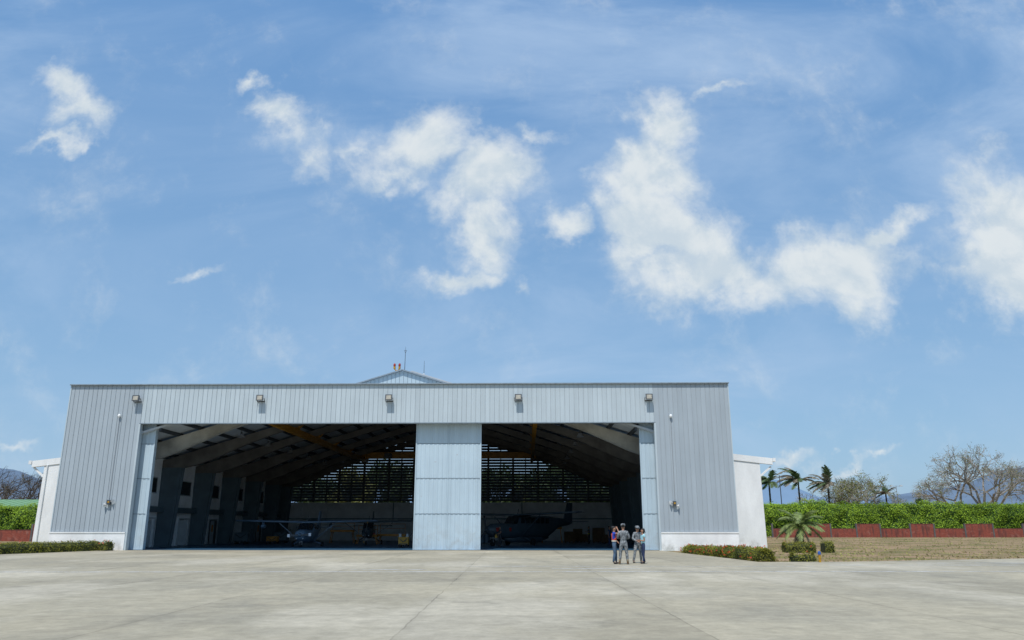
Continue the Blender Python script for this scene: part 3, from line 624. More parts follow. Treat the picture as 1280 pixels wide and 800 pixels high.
mb = MB(); mb.tube((0,0,.1),(0,0,1.0),.02); mb.tube((0,0,.1),(0,0,.3),.1,.08); mb.build('ballast', M['darkmetal'], lamp0)
mb = MB(); mb.tube((0,0,-.22),(0,0,.1),.34,.12,14); mb.build('shade', M['metal'], lamp0)
first = True
for s, nm in ((-1, 'left'), (1, 'right')):
    for k in range(5):
        o = lamp0 if first else copy_tree(lamp0); first = False
        place(o, s*14.6, FY[k]+3.6, 9.35)
        tag(o, 'pale bell-shaped lamp under the %s roof slope, %s from the opening' % (nm, ['first','second','third','fourth','fifth'][k]), 'lamp', 'pendant lamps under the hangar roof')

# ------------------------------------------------------------------ aircraft (nose towards -y)
def sup(cx, y, cz, a, b, n=20, e=2.4):
    pts = []
    for i in range(n):
        t = 2*math.pi*i/n; c, s = math.cos(t), math.sin(t)
        pts.append((cx + a*math.copysign(abs(c)**(2/e), c), y, cz + b*math.copysign(abs(s)**(2/e), s)))
    return pts
def foil(x, y, z, ch, th, tw=0):
    prof = [(0,0),(.03,.45),(.12,.85),(.3,1),(.55,.75),(.8,.35),(1,.02),(.8,-.12),(.5,-.25),(.25,-.3),(.08,-.28),(.02,-.15)]
    return [(x, y + ch*u, z + th*v*.6) for u, v in prof]
def aircraft(label, mat, span, length, wing_z, nose_l, fus_w, fus_h, cabin_l, fin_h, big=False, prop_ang=0, blades=2, tips=None):
    e = empty('light_aircraft'); tag(e, label, 'aircraft', 'aircraft parked inside the hangar')
    axz = wing_z - fus_h*.72                      # thrust line
    yl = -nose_l
    secs = [(yl, axz, .18, .18), (yl+.12, axz, .34*fus_w/1.1, .34), (yl+.6, axz-.04, fus_w*.40, fus_h*.33), (yl+nose_l*.62, axz-.08, fus_w*.46, fus_h*.38)]
    top0 = wing_z - .02
    bot = axz - .08 - fus_h*.40
    c0 = yl+nose_l*.85
    secs += [(c0+.25, (axz+fus_h*.32+bot)/2, fus_w*.49, (axz+fus_h*.32-bot)/2), (c0+.95, (top0+bot)/2, fus_w*.5, (top0-bot)/2), (c0+cabin_l, (top0+bot)/2, fus_w*.5, (top0-bot)/2)]
    ye = yl + length; tb = wing_z - fus_h*.42
    secs += [(c0+cabin_l+(ye-c0-cabin_l)*.45, (top0-.12+tb-.35)/2, fus_w*.3, (top0-.12-(tb-.35))/2), (ye-.5, tb+.15, fus_w*.12, .24), (ye, tb+.18, .05, .14)]
    mb = MB(); mb.loft([sup(0, y, z, a, b) for y, z, a, b in secs]); mb.build('fuselage', mat, e, True)
    mb = MB(); r_ch = 1.65 if not big else 1.98; wy = c0+.75
    st = [(-span/2, .72), (-span*.24, 1), (0, 1), (span*.24, 1), (span/2, .72)]
    mb.loft([foil(x, wy + (1-k)*r_ch*.25, wing_z + abs(x)*.025, r_ch*k, .24*k) for x, k in st]); mb.build('wing', mat, e, True)
    mb = MB(); fy = ye-1.35
    fp = [(fy-.75, tb+.25), (fy+.15, tb+.55), (fy+.75, tb+fin_h), (ye+.12, tb+fin_h), (ye+.02, tb+.05), (fy, tb+.05)]
    mb.add([(-.05, y, z) for y, z in fp] + [(.05, y, z) for y, z in fp], [tuple(range(6)), tuple(range(11,5,-1))] + [(i, i+6, (i+1) % 6+6, (i+1) % 6) for i in range(6)]); mb.build('fin', mat, e)
    mb = MB(); hs = span*.17; mb.loft([foil(-hs, ye-.95, tb+.22, .65, .09), foil(0, ye-1.15, tb+.22, .95, .12), foil(hs, ye-.95, tb+.22, .65, .09)]); mb.build('tailplane', mat, e, True)
    for s in (-1, 1):
        mb = MB(); mb.bar((s*fus_w*.47, wy+.35, bot+.22), (s*span*.20, wy+.45, wing_z-.03), .10, .05); mb.build('strut', mat, e)
    # windscreen and side windows, set just proud of the skin
    mb = MB(); zt = wing_z-.06; zb = axz+fus_h*.30
    mb.hexa([(-fus_w*.44,c0+.16,zb),(fus_w*.44,c0+.16,zb),(fus_w*.44,c0+.7,zb),(-fus_w*.44,c0+.7,zb),(-fus_w*.40,c0+.78,zt),(fus_w*.40,c0+.78,zt),(fus_w*.40,c0+.95,zt),(-fus_w*.40,c0+.95,zt)]); mb.build('windscreen', M['glass'], e)
    nwin = 6 if big else 2; L0 = cabin_l-1.0
    for s in (-1, 1):
        for i in range(nwin):
            y0 = c0+1.05+L0*i/nwin; mb = MB(); mb.box(min(s*fus_w*.492, s*(fus_w*.5+.012)), max(s*fus_w*.492, s*(fus_w*.5+.012)), y0, y0+L0/nwin*.7, wing_z-.58 if not big else wing_z-.72, wing_z-.2); mb.build('window', M['glass'], e)
    # propeller
    pr = MB(); pr.loft([sup(0, yl-.32, axz, .02, .02, 12, 2), sup(0, yl-.2, axz, .12, .12, 12, 2), sup(0, yl+.0, axz, .18, .18, 12, 2)])
    prop = pr.build('propeller', mat, e, True); rad = 1.0 if not big else 1.3
    for i in range(blades):
        t = prop_ang + 2*math.pi*i/blades; d = Vector((math.cos(t), 0, math.sin(t))); c = Vector((0, yl-.14, axz))
        mb = MB(); mb.bar(c+d*.1, c+d*rad*.55, .06, .13); mb.bar(c+d*rad*.55, c+d*rad*.86, .05, .16)
        mb.bar(c+d*rad*(.80 if tips is M['brightmetal'] else .86), c+d*rad, .08, .26 if tips is M['brightmetal'] else .16, 1); mb.build('blade', [M['darkmetal'], tips or M['yellow2']], prop)
    # gear
    wr = .21 if not big else .32
    for s in (-1, 1):
        g = MB(); g.tube((s*fus_w*.4, wy+.9, bot+.12), (s*(1.25 if not big else 1.65), wy+.95, wr+.02), .06 if not big else .09, .05); gg = g.build('main_gear', mat, e)
        m2 = MB(); xx = s*(1.3 if not big else 1.7); m2.tube((xx-.08,wy+.95,wr),(xx+.08,wy+.95,wr),wr,n=16); m2.build('wheel', M['black'], gg)
    g = MB(); g.tube((0, yl+.75, bot+.2), (0, yl+.68, wr), .06, .05); g.bar((-.1,yl+.68,wr),(-.1,yl+.7,wr*2+.1),.03,.05); g.bar((.1,yl+.68,wr),(.1,yl+.7,wr*2+.1),.03,.05); gg = g.build('nose_gear', M['metal'], e)
    m2 = MB(); m2.tube((-.07,yl+.68,wr),(.07,yl+.68,wr),wr,n=16); m2.build('wheel', M['black'], gg)
    mb = MB(); mb.bar((0,wy+.6,wing_z+.12),(0,wy+.75,wing_z+.62),.03,.05); mb.bar((0,wy+1.3,wing_z+.1),(0,wy+1.3,wing_z+.36),.02,.03); mb.build('aerial', M['darkmetal'], e)
    if not big:
        mb = MB(); mb.ball((-span*.31, wy+.3, wing_z-.32),(.2,.55,.2), 12, 8); mb.box(-span*.31-.03,-span*.31+.03,wy+.1,wy+.6,wing_z-.2,wing_z+.02); mb.build('pod', mat, e, True)
        for s in (-1, 1): mb = MB(); mb.ball((s*.28, yl+.10, axz-.3),.05,8,5); mb.build('landing_light', M['brightmetal'], e)
    else:
        mb = MB(); mb.loft([sup(0, y, bot-.05+z, a, b, 16, 3) for y, z, a, b in ((c0-.4,0.08,.3,.1),(c0+.6,0,.55,.3),(c0+4,0,.55,.3),(c0+5.4,.15,.2,.1))]); mb.build('cargo_pod', mat, e, True)
        for s in (-1, 1):
            for y in (yl+.55, yl+2.1): mb = MB(); mb.box(min(s*fus_w*.37, s*fus_w*.5), max(s*fus_w*.37, s*fus_w*.5), y, y+.22, axz-.12, axz+.2); mb.build('intake_cover', M['redpaint'], e)
    return e
a1 = aircraft('slate blue high-wing aircraft with white propeller tips nearest the opening', M['aircraft'], 12.4, 8.6, 2.12, 1.9, 1.45, 1.5, 2.7, 1.75, prop_ang=R(3), tips=M['brightmetal'])
place(a1, -9.55, 11.2, 0, R(3)).scale = (1,1,.97)
a2 = aircraft('dark high-wing aircraft with one upright yellow-tipped blade behind the nearer one', M['aircraft2'], 12.2, 8.6, 2.16, 1.9, 1.15, 1.35, 2.7, 1.75, prop_ang=R(82), tips=M['yellow2'])
place(a2, -6.0, 21.5, 0, R(6))
a3 = aircraft('large dark single-propeller aircraft with cargo pod and red intake covers right of the door leaf', M['aircraft2'], 15.6, 11.6, 2.75, 3.0, 1.6, 1.85, 5.0, 2.1, big=True, prop_ang=R(102), blades=3, tips=M['black'])
place(a3, 8.5, 16.6, 0, R(-45))

# ------------------------------------------------------------------ ground equipment inside
def ga(px, yl):                                      # local x where the view column px meets depth yl
    d = view_dir(px, 672); n = Vector((-math.sin(YAW), math.cos(YAW)))
    t = (yl + ORG.x*n.x + ORG.y*n.y)/(d.x*n.x + d.y*n.y); P = Vector((t*d.x, t*d.y))
    return (P.x-ORG.x)*math.cos(YAW) + (P.y-ORG.y)*math.sin(YAW)
def cart(px, yl, label, wd=1.1, h=.85, mat='yellow2', top=None):
    e = place(empty('equipment_cart'), ga(px, yl), yl); tag(e, label, 'cart', 'maintenance equipment in the hangar')
    mb = MB(); mb.box(-wd/2, wd/2, -.35, .35, .22, h); mb.box(-wd/2-.03, wd/2+.03, -.38, .38, h+.001, h+.05)
    o = mb.build('body', M[mat], e)
    mb = MB(); mb.bar((-wd*.4,-.36,h*.9),(0,-.36,h*.55),.03,.06); mb.bar((0,-.362,h*.55),(wd*.4,-.362,h*.9),.03,.06); mb.box(-wd*.45,wd*.45,-.37,-.352,.25,.32); mb.build('panel', M['dark'], o)
    for sx in (-1, 1): mb = MB(); mb.tube((sx*wd*.35,-.4,.13),(sx*wd*.35,-.3,.13),.13,n=12); mb.tube((sx*wd*.35,.3,.13),(sx*wd*.35,.4,.13),.13,n=12); mb.build('wheel', M['black'], e)
    mb = MB(); mb.bar((wd/2,0,h),(wd/2+.25,0,h+.35),.04,.04); mb.bar((wd/2+.25,-.3,h+.35),(wd/2+.25,.3,h+.35),.04,.04); mb.build('handle', M['darkmetal'], e)
    return e
def stand(px, yl, wd, h, label, mat='orange', rail=.9, dp=.8):
    e = place(empty('work_stand'), ga(px, yl), yl); tag(e, label, 'work stand', 'maintenance equipment in the hangar')
    mb = MB(); mb.box(-wd/2, wd/2, -dp/2, dp/2, h-.22, h); mb.build('platform', M[mat], e)
    for sx in (-1, 1):
        for sy in (-1, 1): mb = MB(); mb.bar((sx*wd*.42,sy*dp*.4,h-.22),(sx*wd*.5,sy*dp*.45,.03),.07,.07); mb.build('leg', M[mat], e)
    mb = MB()
    for sx in (-1, 1): mb.bar((sx*wd*.46,dp*.4,h),(sx*wd*.46,dp*.4,h+rail),.045,.045)
    mb.bar((-wd*.46,dp*.4,h+rail),(wd*.46,dp*.4,h+rail),.045,.045); mb.bar((-wd*.46,dp*.4,h+rail*.55),(wd*.46,dp*.4,h+rail*.55),.04,.04); mb.build('railing', M[mat], e)
    return e
cart(505, 9.5, 'small yellow cart with dark cross bracing beside the closed door leaf', .85, .80)
e = place(empty('canister'), ga(502, 9.5)-.12, 9.5, .855); tag(e, 'pale canister on the yellow cart, left of the two', 'canister', 'canisters on the yellow cart')
mb = MB(); mb.tube((0,0,0),(0,0,.27),.12,n=14); mb.build('can', M['doorpaint'], e); mb = MB(); mb.tube((0,0,.27),(0,0,.33),.05); mb.build('cap', M['darkmetal'], e)
o = copy_tree(e); o.location = H(ga(508,9.5)+.08, 9.5, .855); o['label'] = 'pale canister on the yellow cart, right of the two'
stand(490, 24, 2.8, 1.0, 'wide orange work platform with tall railing left of the closed door leaf', rail=1.0)
stand(459, 22, 2.1, .95, 'orange trestle table with parts on it behind the second aircraft', rail=.9)
e = place(empty('engine_cowling'), ga(456,22), 22, .952); tag(e, 'white curved engine cover lying on the orange trestle table', 'engine cover')
mb = MB(); mb.loft([sup(0,-.3,.13,.35,.12,14,2.2), sup(.0,0,.16,.5,.15,14,2.2), sup(0,.3,.13,.35,.12,14,2.2)]); mb.build('shell', M['white'], e, True); mb = MB(); mb.cbox((.75,0,.08),(.5,.4,.14)); mb.build('tray', M['redpaint'], e)
stand(428, 28, 2.6, 1.4, 'tall orange work stand behind the second aircraft', rail=.7)
cart(341, 24, 'low orange cart by the rear wall left of the nearest aircraft', 1.1, .7, 'orange')
cart(352, 30, 'dark tool cabinet on wheels near the left rear wall', 1.4, 1.1, 'slate'); cart(302, 24, 'dark tool cabinet on wheels by the left wall', 1.4, 1.1, 'slate')
stand(690, 30, 2.2, 1.7, 'dark orange maintenance dock behind the tail of the large aircraft', rail=.6)
def crate(px, yl, wd, h, label, z=0):
    e = place(empty('crate'), ga(px, yl), yl, z); tag(e, label, 'crate', 'wooden crates along the rear wall')
    mb = MB(); mb.box(-wd/2, wd/2, -.45, .45, .1, h); mb.build('box', M['cardboard'], e)
    mb = MB()
    for x in (-wd/2-.03, wd/2-.05): mb.box(x, x+.08, -.48, -.452, .1, h)
    mb.box(-wd/2, wd/2, -.5, -.482, h-.1, h-.01); mb.box(-wd/2, wd/2, -.5, -.482, .1, .2); mb.build('batten', M['cardboard'], e)
    mb = MB()
    for x in (-wd*.4, 0, wd*.4): mb.box(x-.05, x+.05, -.45, .45, .0, .098)
    mb.build('skid', M['cardboard'], e)
crate(712, 33, 1.2, 1.2, 'wooden crate just right of the maintenance dock'); crate(722, 35, 1.0, 1.5, 'tall wooden crate left of the worker with the yellow belt'); crate(730, 34, .9, .9, 'low wooden crate left of the worker with the yellow belt')
crate(748, 33, 1.3, 1.6, 'tallest wooden crate right of the worker with the yellow belt'); crate(757, 30, .9, .9, 'small wooden crate farthest right by the rear wall')
for i, px in enumerate((603, 609)):
    e = place(empty('drum'), ga(px, 30), 30); tag(e, 'dark blue drum behind the propeller of the large aircraft' + (', nearer the door leaf' if i == 0 else ', right of the other'), 'drum', 'drums behind the large aircraft')
    mb = MB(); mb.tube((0,0,0),(0,0,.9),.3,n=16); mb.tube((0,0,.29),(0,0,.32),.315,n=16); mb.tube((0,0,.6),(0,0,.63),.315,n=16); mb.build('barrel', M['aircraft'], e)

# ------------------------------------------------------------------ vegetation
def leaf_quad(mb, p, nrm, size, mi=0):
    nrm = nrm.normalized() if nrm.length > 1e-4 else Vector((0,0,1))
    a = nrm.orthogonal().normalized(); a = (Matrix.Rotation(rnd.uniform(0, 6.28), 3, nrm) @ a); b = nrm.cross(a)
    l = size*rnd.uniform(.7, 1.3); w_ = l*.5
    mb.add([p-a*l*.5, p+b*w_*.5-a*l*.05, p+a*l*.5, p-b*w_*.5-a*l*.05], [(0,1,2,3)], mi)
def rv(k=1.): return Vector((rnd.gauss(0,1), rnd.gauss(0,1), rnd.gauss(0,1)))*k
def hedge(name, path, wd, z0, z1, leaf, dens, mats, lump=.25, lscale=.5, flowers=0, face_only=True, base_z=None):
    """path: list of (x,y). Solid shaded core with leaves over its lumpy skin."""
    mb = MB(); sh = leaf*1.2
    for (p, q) in zip(path, path[1:]):
        if len(p) > 2: z1 = p[2]
        p, q = Vector((p[0],p[1],0)), Vector((q[0],q[1],0)); d = q-p; Ln = d.length; d.normalize(); n = Vector((-d.y, d.x, 0))
        hgt = z1-z0; nseg = max(2, int(Ln/.6)); rings = []
        def skin(t, u):                # t along, u round the section 0..1 (up one side, over, down)
            per = 2*hgt+wd; s = u*per
            if s < hgt: off, z, nn = -wd/2, s, -n
            elif s < hgt+wd: off, z, nn = -wd/2+(s-hgt), hgt, Vector((0,0,1))
            else: off, z, nn = wd/2, per-s, n
            P = p + d*(t*Ln) + n*off + Vector((0,0,z0+z))
            k = noise.noise(P*lscale)*lump + noise.noise(P*lscale*2.7)*lump*.6
            # rounded shoulders
            zz = z/hgt; r = max(0, zz-.72)/.28; e = max(0, abs(off)/(wd/2)-.55)/.45
            P = P + nn*k - (n*math.copysign(1, off))*(r*r*wd*.16) - Vector((0,0,1))*(e*e*hgt*.10 if nn.z > .5 else 0)
            return P, nn
        for i in range(nseg+1):
            ring = []
            for j in range(13):
                P, nn = skin(i/nseg, j/12); ring.append(P - nn*sh*.8)
            rings.append(ring)
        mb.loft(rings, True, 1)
        cnt = int(dens*Ln*(2*hgt+wd))
        for _ in range(cnt):
            P, nn = skin(rnd.random(), rnd.random())
            leaf_quad(mb, P + nn*rnd.uniform(-sh, sh*.9) + rv(leaf*.2), nn*.9+rv(.55)+Vector((0,0,.35)), leaf, 0)
        for _ in range(int(dens*Ln*.8)):                   # loose sprigs at the two ends
            P, nn = skin(rnd.choice((0., 1.)), rnd.random()); c = p + d*(0 if (P-p).length < Ln/2 else Ln)
            P = P.lerp(Vector((c.x, c.y, P.z*.9)), rnd.random()); leaf_quad(mb, P + rv(leaf*.3), rv(), leaf, 0)
        for _ in range(int(flowers*Ln)):
            P, nn = skin(rnd.random(), rnd.uniform(.05, .62))
            for _ in range(5): leaf_quad(mb, P + nn*sh*.9 + rv(.03), nn+rv(.5), leaf*.9, 2)
    return mb.build(name, mats)
HMATS = [M['leaf'], M['leafcore']]; BM = [M['boxleaf'], M['boxcore'], M['flower']]
WD = 113
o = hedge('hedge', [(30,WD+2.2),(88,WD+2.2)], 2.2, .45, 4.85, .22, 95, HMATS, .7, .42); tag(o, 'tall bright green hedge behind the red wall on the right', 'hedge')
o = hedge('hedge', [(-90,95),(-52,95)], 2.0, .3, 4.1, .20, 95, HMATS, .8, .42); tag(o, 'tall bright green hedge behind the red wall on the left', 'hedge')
o = hedge('flower_hedge', [(11.9,55.0,.40),(12.1,51.0,.46),(12.35,47.0,.54),(12.6,40.7)], .95, 0, .62, .10, 320, BM, .09, 1.5, 6); tag(o, 'low trimmed hedge with red flowers along the right edge of the apron', 'hedge')
o = hedge('flower_hedge', [(-30.6,60.0),(-31.8,54.5),(-33.4,49)], 1.15, 0, .60, .10, 260, BM, .09, 1.5, 1); tag(o, 'low trimmed hedge along the left edge of the apron', 'hedge')
o = hedge('round_bush', [(-29.75,59.5),(-29.15,59.3)], .75, 0, .62, .10, 300, BM, .10, 2, 8); tag(o, 'small round bush with red flowers at the foot of the left plinth', 'bush')
o = hedge('low_hedge', [(-44.5,63.5),(-41.0,64.0)], 1.2, 0, .95, .12, 200, BM, .12, 1.2, 0); tag(o, 'short low hedge on the lawn at the left edge of the photo', 'hedge')
o = hedge('low_hedge', [(18.5,55.6),(20.5,55.6)], 1.0, 0, .60, .10, 300, BM, .07, 1.5, 1); tag(o, 'low trimmed hedge in front of the small palm', 'hedge')
o = hedge('round_bush', [(21.15,55.6),(21.75,55.6)], 1.1, 0, .66, .10, 300, BM, .07, 1.5, 1); tag(o, 'small square bush just right of the low hedge by the palm', 'bush')
o = hedge('flower_hedge', [(13.85,40.5),(14.95,40.7)], .7, 0, .34, .09, 300, BM, .16, 3, 2); tag(o, 'short loose clump of hedge beside the yellow marker post', 'bush')
mb = MB(); k = 0
while k < 7000:
    y = 40 + 72*rnd.random()**1.3; x = rnd.uniform(12, 16+y*.66)
    lim = 40.2 + max(0, x-16.5)*.372
    if y < lim + abs(rnd.gauss(0, .1)) or (noise.noise(Vector((x*.25, y*.25, 3))) < rnd.uniform(-.5,.35)): k += .3; continue
    g = terrain_z(x, y); a = rnd.uniform(0, 3.14); hh = rnd.uniform(.02,.08); w2 = rnd.uniform(.03,.08)
    dx, dy = math.cos(a)*w2, math.sin(a)*w2; lx, ly = rnd.uniform(-.05,.05), rnd.uniform(.0,.12)
    mb.add([(x-dx,y-dy,g-.03),(x+dx,y+dy,g-.03),(x+dx*.6+lx,y+dy*.6+ly,g+hh*.8),(x-dx*.3+lx,y-dy*.3+ly,g+hh)], [(0,1,2,3)]); k += 1
o = mb.build('grass', pm('grass_blade', (.36,.27,.14), .9, .3, .12, island=True, trans=.3, c2=(.25,.25,.09), spec=.1)); tag(o, kind='stuff')
# boundary walls with alternating panels
def boundary(x0, x1, y, z0, first, label, widths):
    e = empty('boundary_wall', (x0, y, z0)); tag(e, label, 'wall'); x = 0; k = first; i = 0
    while x < x1-x0:
        wd = widths[i % len(widths)]; h = 1.85 if k % 2 == 0 else 1.22
        mb = MB(); mb.box(x+.11, x+wd-.11, -.1, .1, -.1, h-.06); mb.build('brick_panel', M['brick'], e)
        mb = MB(); mb.box(x+.11, x+wd-.11, -.12, .12, h-.058, h); mb.build('wall_cap', M['cap'], e)
        mb = MB(); mb.box(x-.10, x+.10, -.13, .13, -.1, 1.87); mb.build('post', M['post'], e)
        x += wd; k += 1; i += 1
boundary(36.2, 88, WD, terrain_z(None,WD)-.02, 1, 'weathered red brick wall with panels of two heights on the right', [4.2,3.9,3.6,3.3,4.2,3.3,4.3,3.9])
boundary(-90, -50, 92, terrain_z(None,92)-.02, 1, 'weathered red brick wall with panels of two heights on the left', [4.0,3.6,4.3])

def leafy_tree(h, r, n, leafm, seed, name='broad_tree'):
    e = empty(name); rr = random.Random(seed); mb = MB(); base = h*.14
    mb.tube((0,0,-.3),(0.1,0,base),.24,.17,8)
    cl = []
    for i in range(24):
        a = rr.uniform(0, 6.28); q = rr.uniform(.15, 1); z = base + (h-base)*rr.uniform(.12, .95); rad = r*(1-.45*abs((z-base)/(h-base)-.4))*q
        c = Vector((math.cos(a)*rad, math.sin(a)*rad, z)); cl.append((c, rr.uniform(.22,.38)*r))
        mb.tube((0.1,0,base*rr.uniform(.7,1)), c*.95, .08, .02, 5)
    mb.build('trunk', M['bark'], e)
    mb = MB()
    for i in range(n):
        c, q = rr.choice(cl); d = Vector((rr.gauss(0,1), rr.gauss(0,1), rr.gauss(0,.8))).normalized()
        leaf_quad(mb, c + d*q*rr.uniform(.5, 1.1), d + rv(.6), .62)
    mb.build('crown', leafm, e); return e
protos = [leafy_tree(9.5, 4.6, 6500, M['treeleaf'], 1), leafy_tree(8.8, 4.2, 6000, M['treeleaf'], 2), leafy_tree(10, 4.3, 6500, M['oliveleaf'], 3)]
used = set(); TL = ['left of the crane beam','behind the left part of the louvres','behind the left louvres near the crane','behind the louvres left of the door leaf','behind the closed door leaf','behind the louvres right of the door leaf','behind the middle of the right louvres','behind the right part of the louvres','behind the far right louvres','beyond the left rear corner']
for i, (px, D, k, sc, kind) in enumerate([(362,122,0,.85,'dark'),(408,124,1,1.0,'dark'),(447,121,2,.92,'olive'),(487,125,0,1.12,'dark'),(555,124,1,1.0,'dark'),(622,122,0,1.02,'dark'),(668,126,2,.86,'olive'),(705,121,0,1.1,'dark'),(735,124,1,.98,'dark'),(768,122,0,.86,'dark')]):
    o = protos[k] if k not in used else copy_tree(protos[k]); used.add(k)
    p = at(px, 640, D); o.location = (p.x, D, .3); o.scale = (sc, sc, sc); o.rotation_euler = (0,0,i*1.7)
    tag(o, ['%s green tree beyond the louvres above %s' % (kind, q) for q in ['the left edge of the rear wall','the nearest aircraft','the second aircraft','the yellow cart','the door leaf','the propeller of the large aircraft','the cabin of the large aircraft','the tail fin of the large aircraft','the worker with the yellow belt','the right edge of the rear wall']][i], 'tree', 'trees behind the hangar')

def bare_tree(name, loc, h, spread, seed, label, leaf=None, nl=0, lean=0, depth=6, bark='palebark'):
    e = empty(name, loc); tag(e, label, 'tree'); rr = random.Random(seed); mb = MB(); tips = []
    def grow(p, d, ln, r, k):
        q = p; seg = 2 if k > 0 else 1
        for s_ in range(seg):
            d = (d + Vector((rr.gauss(0,.11), rr.gauss(0,.11), rr.gauss(0,.07)))).normalized(); q2 = q + d*ln/seg
            mb.tube(q, q2, r*(1-.25*s_/seg), r*(1-.25*(s_+1)/seg), 5 if k > 2 else 3, False); q = q2
        if k == 0:
            tips.append((q, d))
            for _ in range(1):
                td = (d + rv(.5)); td.normalize(); mb.tube(q, q + td*rr.uniform(.4,.9), .022, .012, 3, False)
            return
        if k <= 2: tips.append((q, d))
        for j in range(3 if k in (depth, depth-2, 2, 1) else 2):
            ang = rr.uniform(.35, .85)*spread; ax = d.orthogonal().normalized(); ax = Matrix.Rotation(rr.uniform(0,6.28), 3, d) @ ax
            nd = (Matrix.Rotation(ang, 3, ax) @ d); nd.z = nd.z*.8 + .10; nd.x += lean; nd.normalize()
            grow(q, nd, ln*rr.uniform(.62,.86), r*.66, k-1)
    for j in range(3):
        a = j*2.1+rr.random(); grow(Vector((0,0,-.2)), Vector((math.cos(a)*.45, math.sin(a)*.45, 1)).normalized(), h*.27, h*.024, depth)
    mb.build('trunk', M[bark], e)
    if leaf:
        mb = MB()
        for i in range(nl):
            q, d = rr.choice(tips); leaf_quad(mb, q + rv(.3), rv(), .24)
        mb.build('crown', M[leaf], e)
    return e
gz = .33
def gp(px, D): p = at(px, 650, D); return (p.x, D, gz)
bare_tree('bare_tree', gp(1222,150), 17.5, 1.05, 5, 'wide spreading almost leafless tree on the far right above the hedge', 'oliveleaf', 3500, depth=7)
bare_tree('bare_tree', gp(1080,140), 12, 1.15, 11, 'wind-swept half-bare tree with olive leaves above the hedge', 'oliveleaf', 7000, -.06, depth=6, bark='palebark')
bare_tree('bare_tree', gp(1052,146), 11, 1.2, 17, 'smaller bare tree left of the wind-swept half-bare tree', 'oliveleaf', 500, -.1, depth=6)
bare_tree('bare_tree', gp(1160,160), 9, .9, 23, 'small olive-leaved tree left of the wide spreading tree', 'oliveleaf', 2200, depth=5)
bare_tree('bare_tree', gp(18,150), 14, 1.1, 31, 'dark bare tree behind the green roof on the left', 'oliveleaf', 120, .05, depth=6, bark='bark')
bare_tree('bare_tree', gp(-25,155), 15, 1.1, 37, 'dark bare tree at the left edge of the photo', 'oliveleaf', 120, 0, depth=6, bark='bark')

def palm(name, loc, th, fl, label, tr=.16, nf=16, wind=0., leafm='palmleaf', lw=.05, droop=1., dense=22, skirt=0, cat='palm tree', seed=0, group=None):
    e = empty(name, loc); tag(e, label, cat, group); rr = random.Random(seed)
    mb = MB(); n = 10
    for i in range(n):
        z0, z1 = th*i/n, th*(i+1)/n; r0 = tr*(1.25-.35*i/n)
        mb.tube((0,0,z0-.05),(0,0,z1), r0*.92, r0*1.08, 10)
    mb.build('trunk', M['palmtrunk'], e)
    for f in range(nf + skirt):
        az = f*2.399 + rr.uniform(-.3,.3); el = rr.uniform(.25, 1.25) if f < nf else rr.uniform(-.9,-.3)
        d = Vector((math.cos(az)*math.cos(el), math.sin(az)*math.cos(el), math.sin(el)))
        if wind: d = (d + Vector((-wind*rr.uniform(.5,1.1), 0, .1))).normalized()
        mb = MB(); p = Vector((0,0,th)); L_ = fl*rr.uniform(.8,1.1); ns = 9; v = d.copy(); pts = [p.copy()]
        for s_ in range(ns):
            v = (v + Vector((-wind*.18, 0, -.17*droop))).normalized(); p = p + v*L_/ns; pts.append(p.copy())
        for a, b in zip(pts, pts[1:]): mb.tube(a, b, .025*fl/2, .02*fl/2, 4, False)
        for i in range(dense):
            t = .12 + .88*i/dense; k = min(ns-1, int(t*ns)); q = pts[k].lerp(pts[k+1], t*ns-k); ax = (pts[k+1]-pts[k]).normalized()
            sd_ = ax.cross(Vector((0,0,1))); 
            if sd_.length < .05: sd_ = Vector((1,0,0))
            sd_.normalize()
            for s_ in (-1, 1):
                ll = fl*.27*math.sin(math.pi*min(1, .18+t*.8))**.7
                tip = q + (sd_*s_*.8 + ax*.75 + Vector((-wind*.5,0,-.35*droop)) + Vector((0,0,rr.uniform(-.2,.2)))).normalized()*ll
                wv = ax*lw*fl*.5
                mb.add([q-wv, q+wv, tip], [(0,1,2)])
        mb.build('frond', M['palmdry' if (f >= nf or (leafm == 'mix' and rr.random() < .4)) else ('palmlight' if leafm == 'light' else 'palmleaf')], e)
    return e
palm('small_palm', (25.6, 72, terrain_z(None,72)-.02), 1.7, 2.5, 'small dense palm with a short thick trunk on the lawn', .17, 26, 0, 'light', lw=.05, skirt=3, dense=32, seed=3, droop=1.05)
G = 'wind-blown palms above the hedge'
palm('tall_palm', gp(1002,135), 8.8, 3.9, 'wind-blown palm just right of the thin pole', .14, 20, .45, 'mix', seed=4, group=G, lw=.09)
palm('tall_palm', gp(965,128), 8.2, 3.6, 'wind-blown palm half hidden behind the annex roof', .14, 20, .5, 'mix', seed=9, group=G, lw=.09)
palm('tall_palm', gp(1039,138), 8.3, 3.6, 'wind-blown palm left of the bare trees', .14, 20, .45, 'mix', seed=14, group=G, lw=.09)
palm('tall_palm', gp(1111,142), 7, 2.8, 'small wind-blown palm at the right side of the wind-swept bare tree', .13, 11, .4, 'mix', seed=19, group=G, lw=.09)
for i, (px, h, r) in enumerate(((1141,5.6,1.3),(1151,6.6,.8))):
    t = leafy_tree(h, r, 900, M['treeleaf'], 40+i, 'small_tree'); t.location = gp(px,140); tag(t, ['round dark green shrub-like tree beyond the hedge','narrow dark green tree just right of the round one'][i], 'tree')

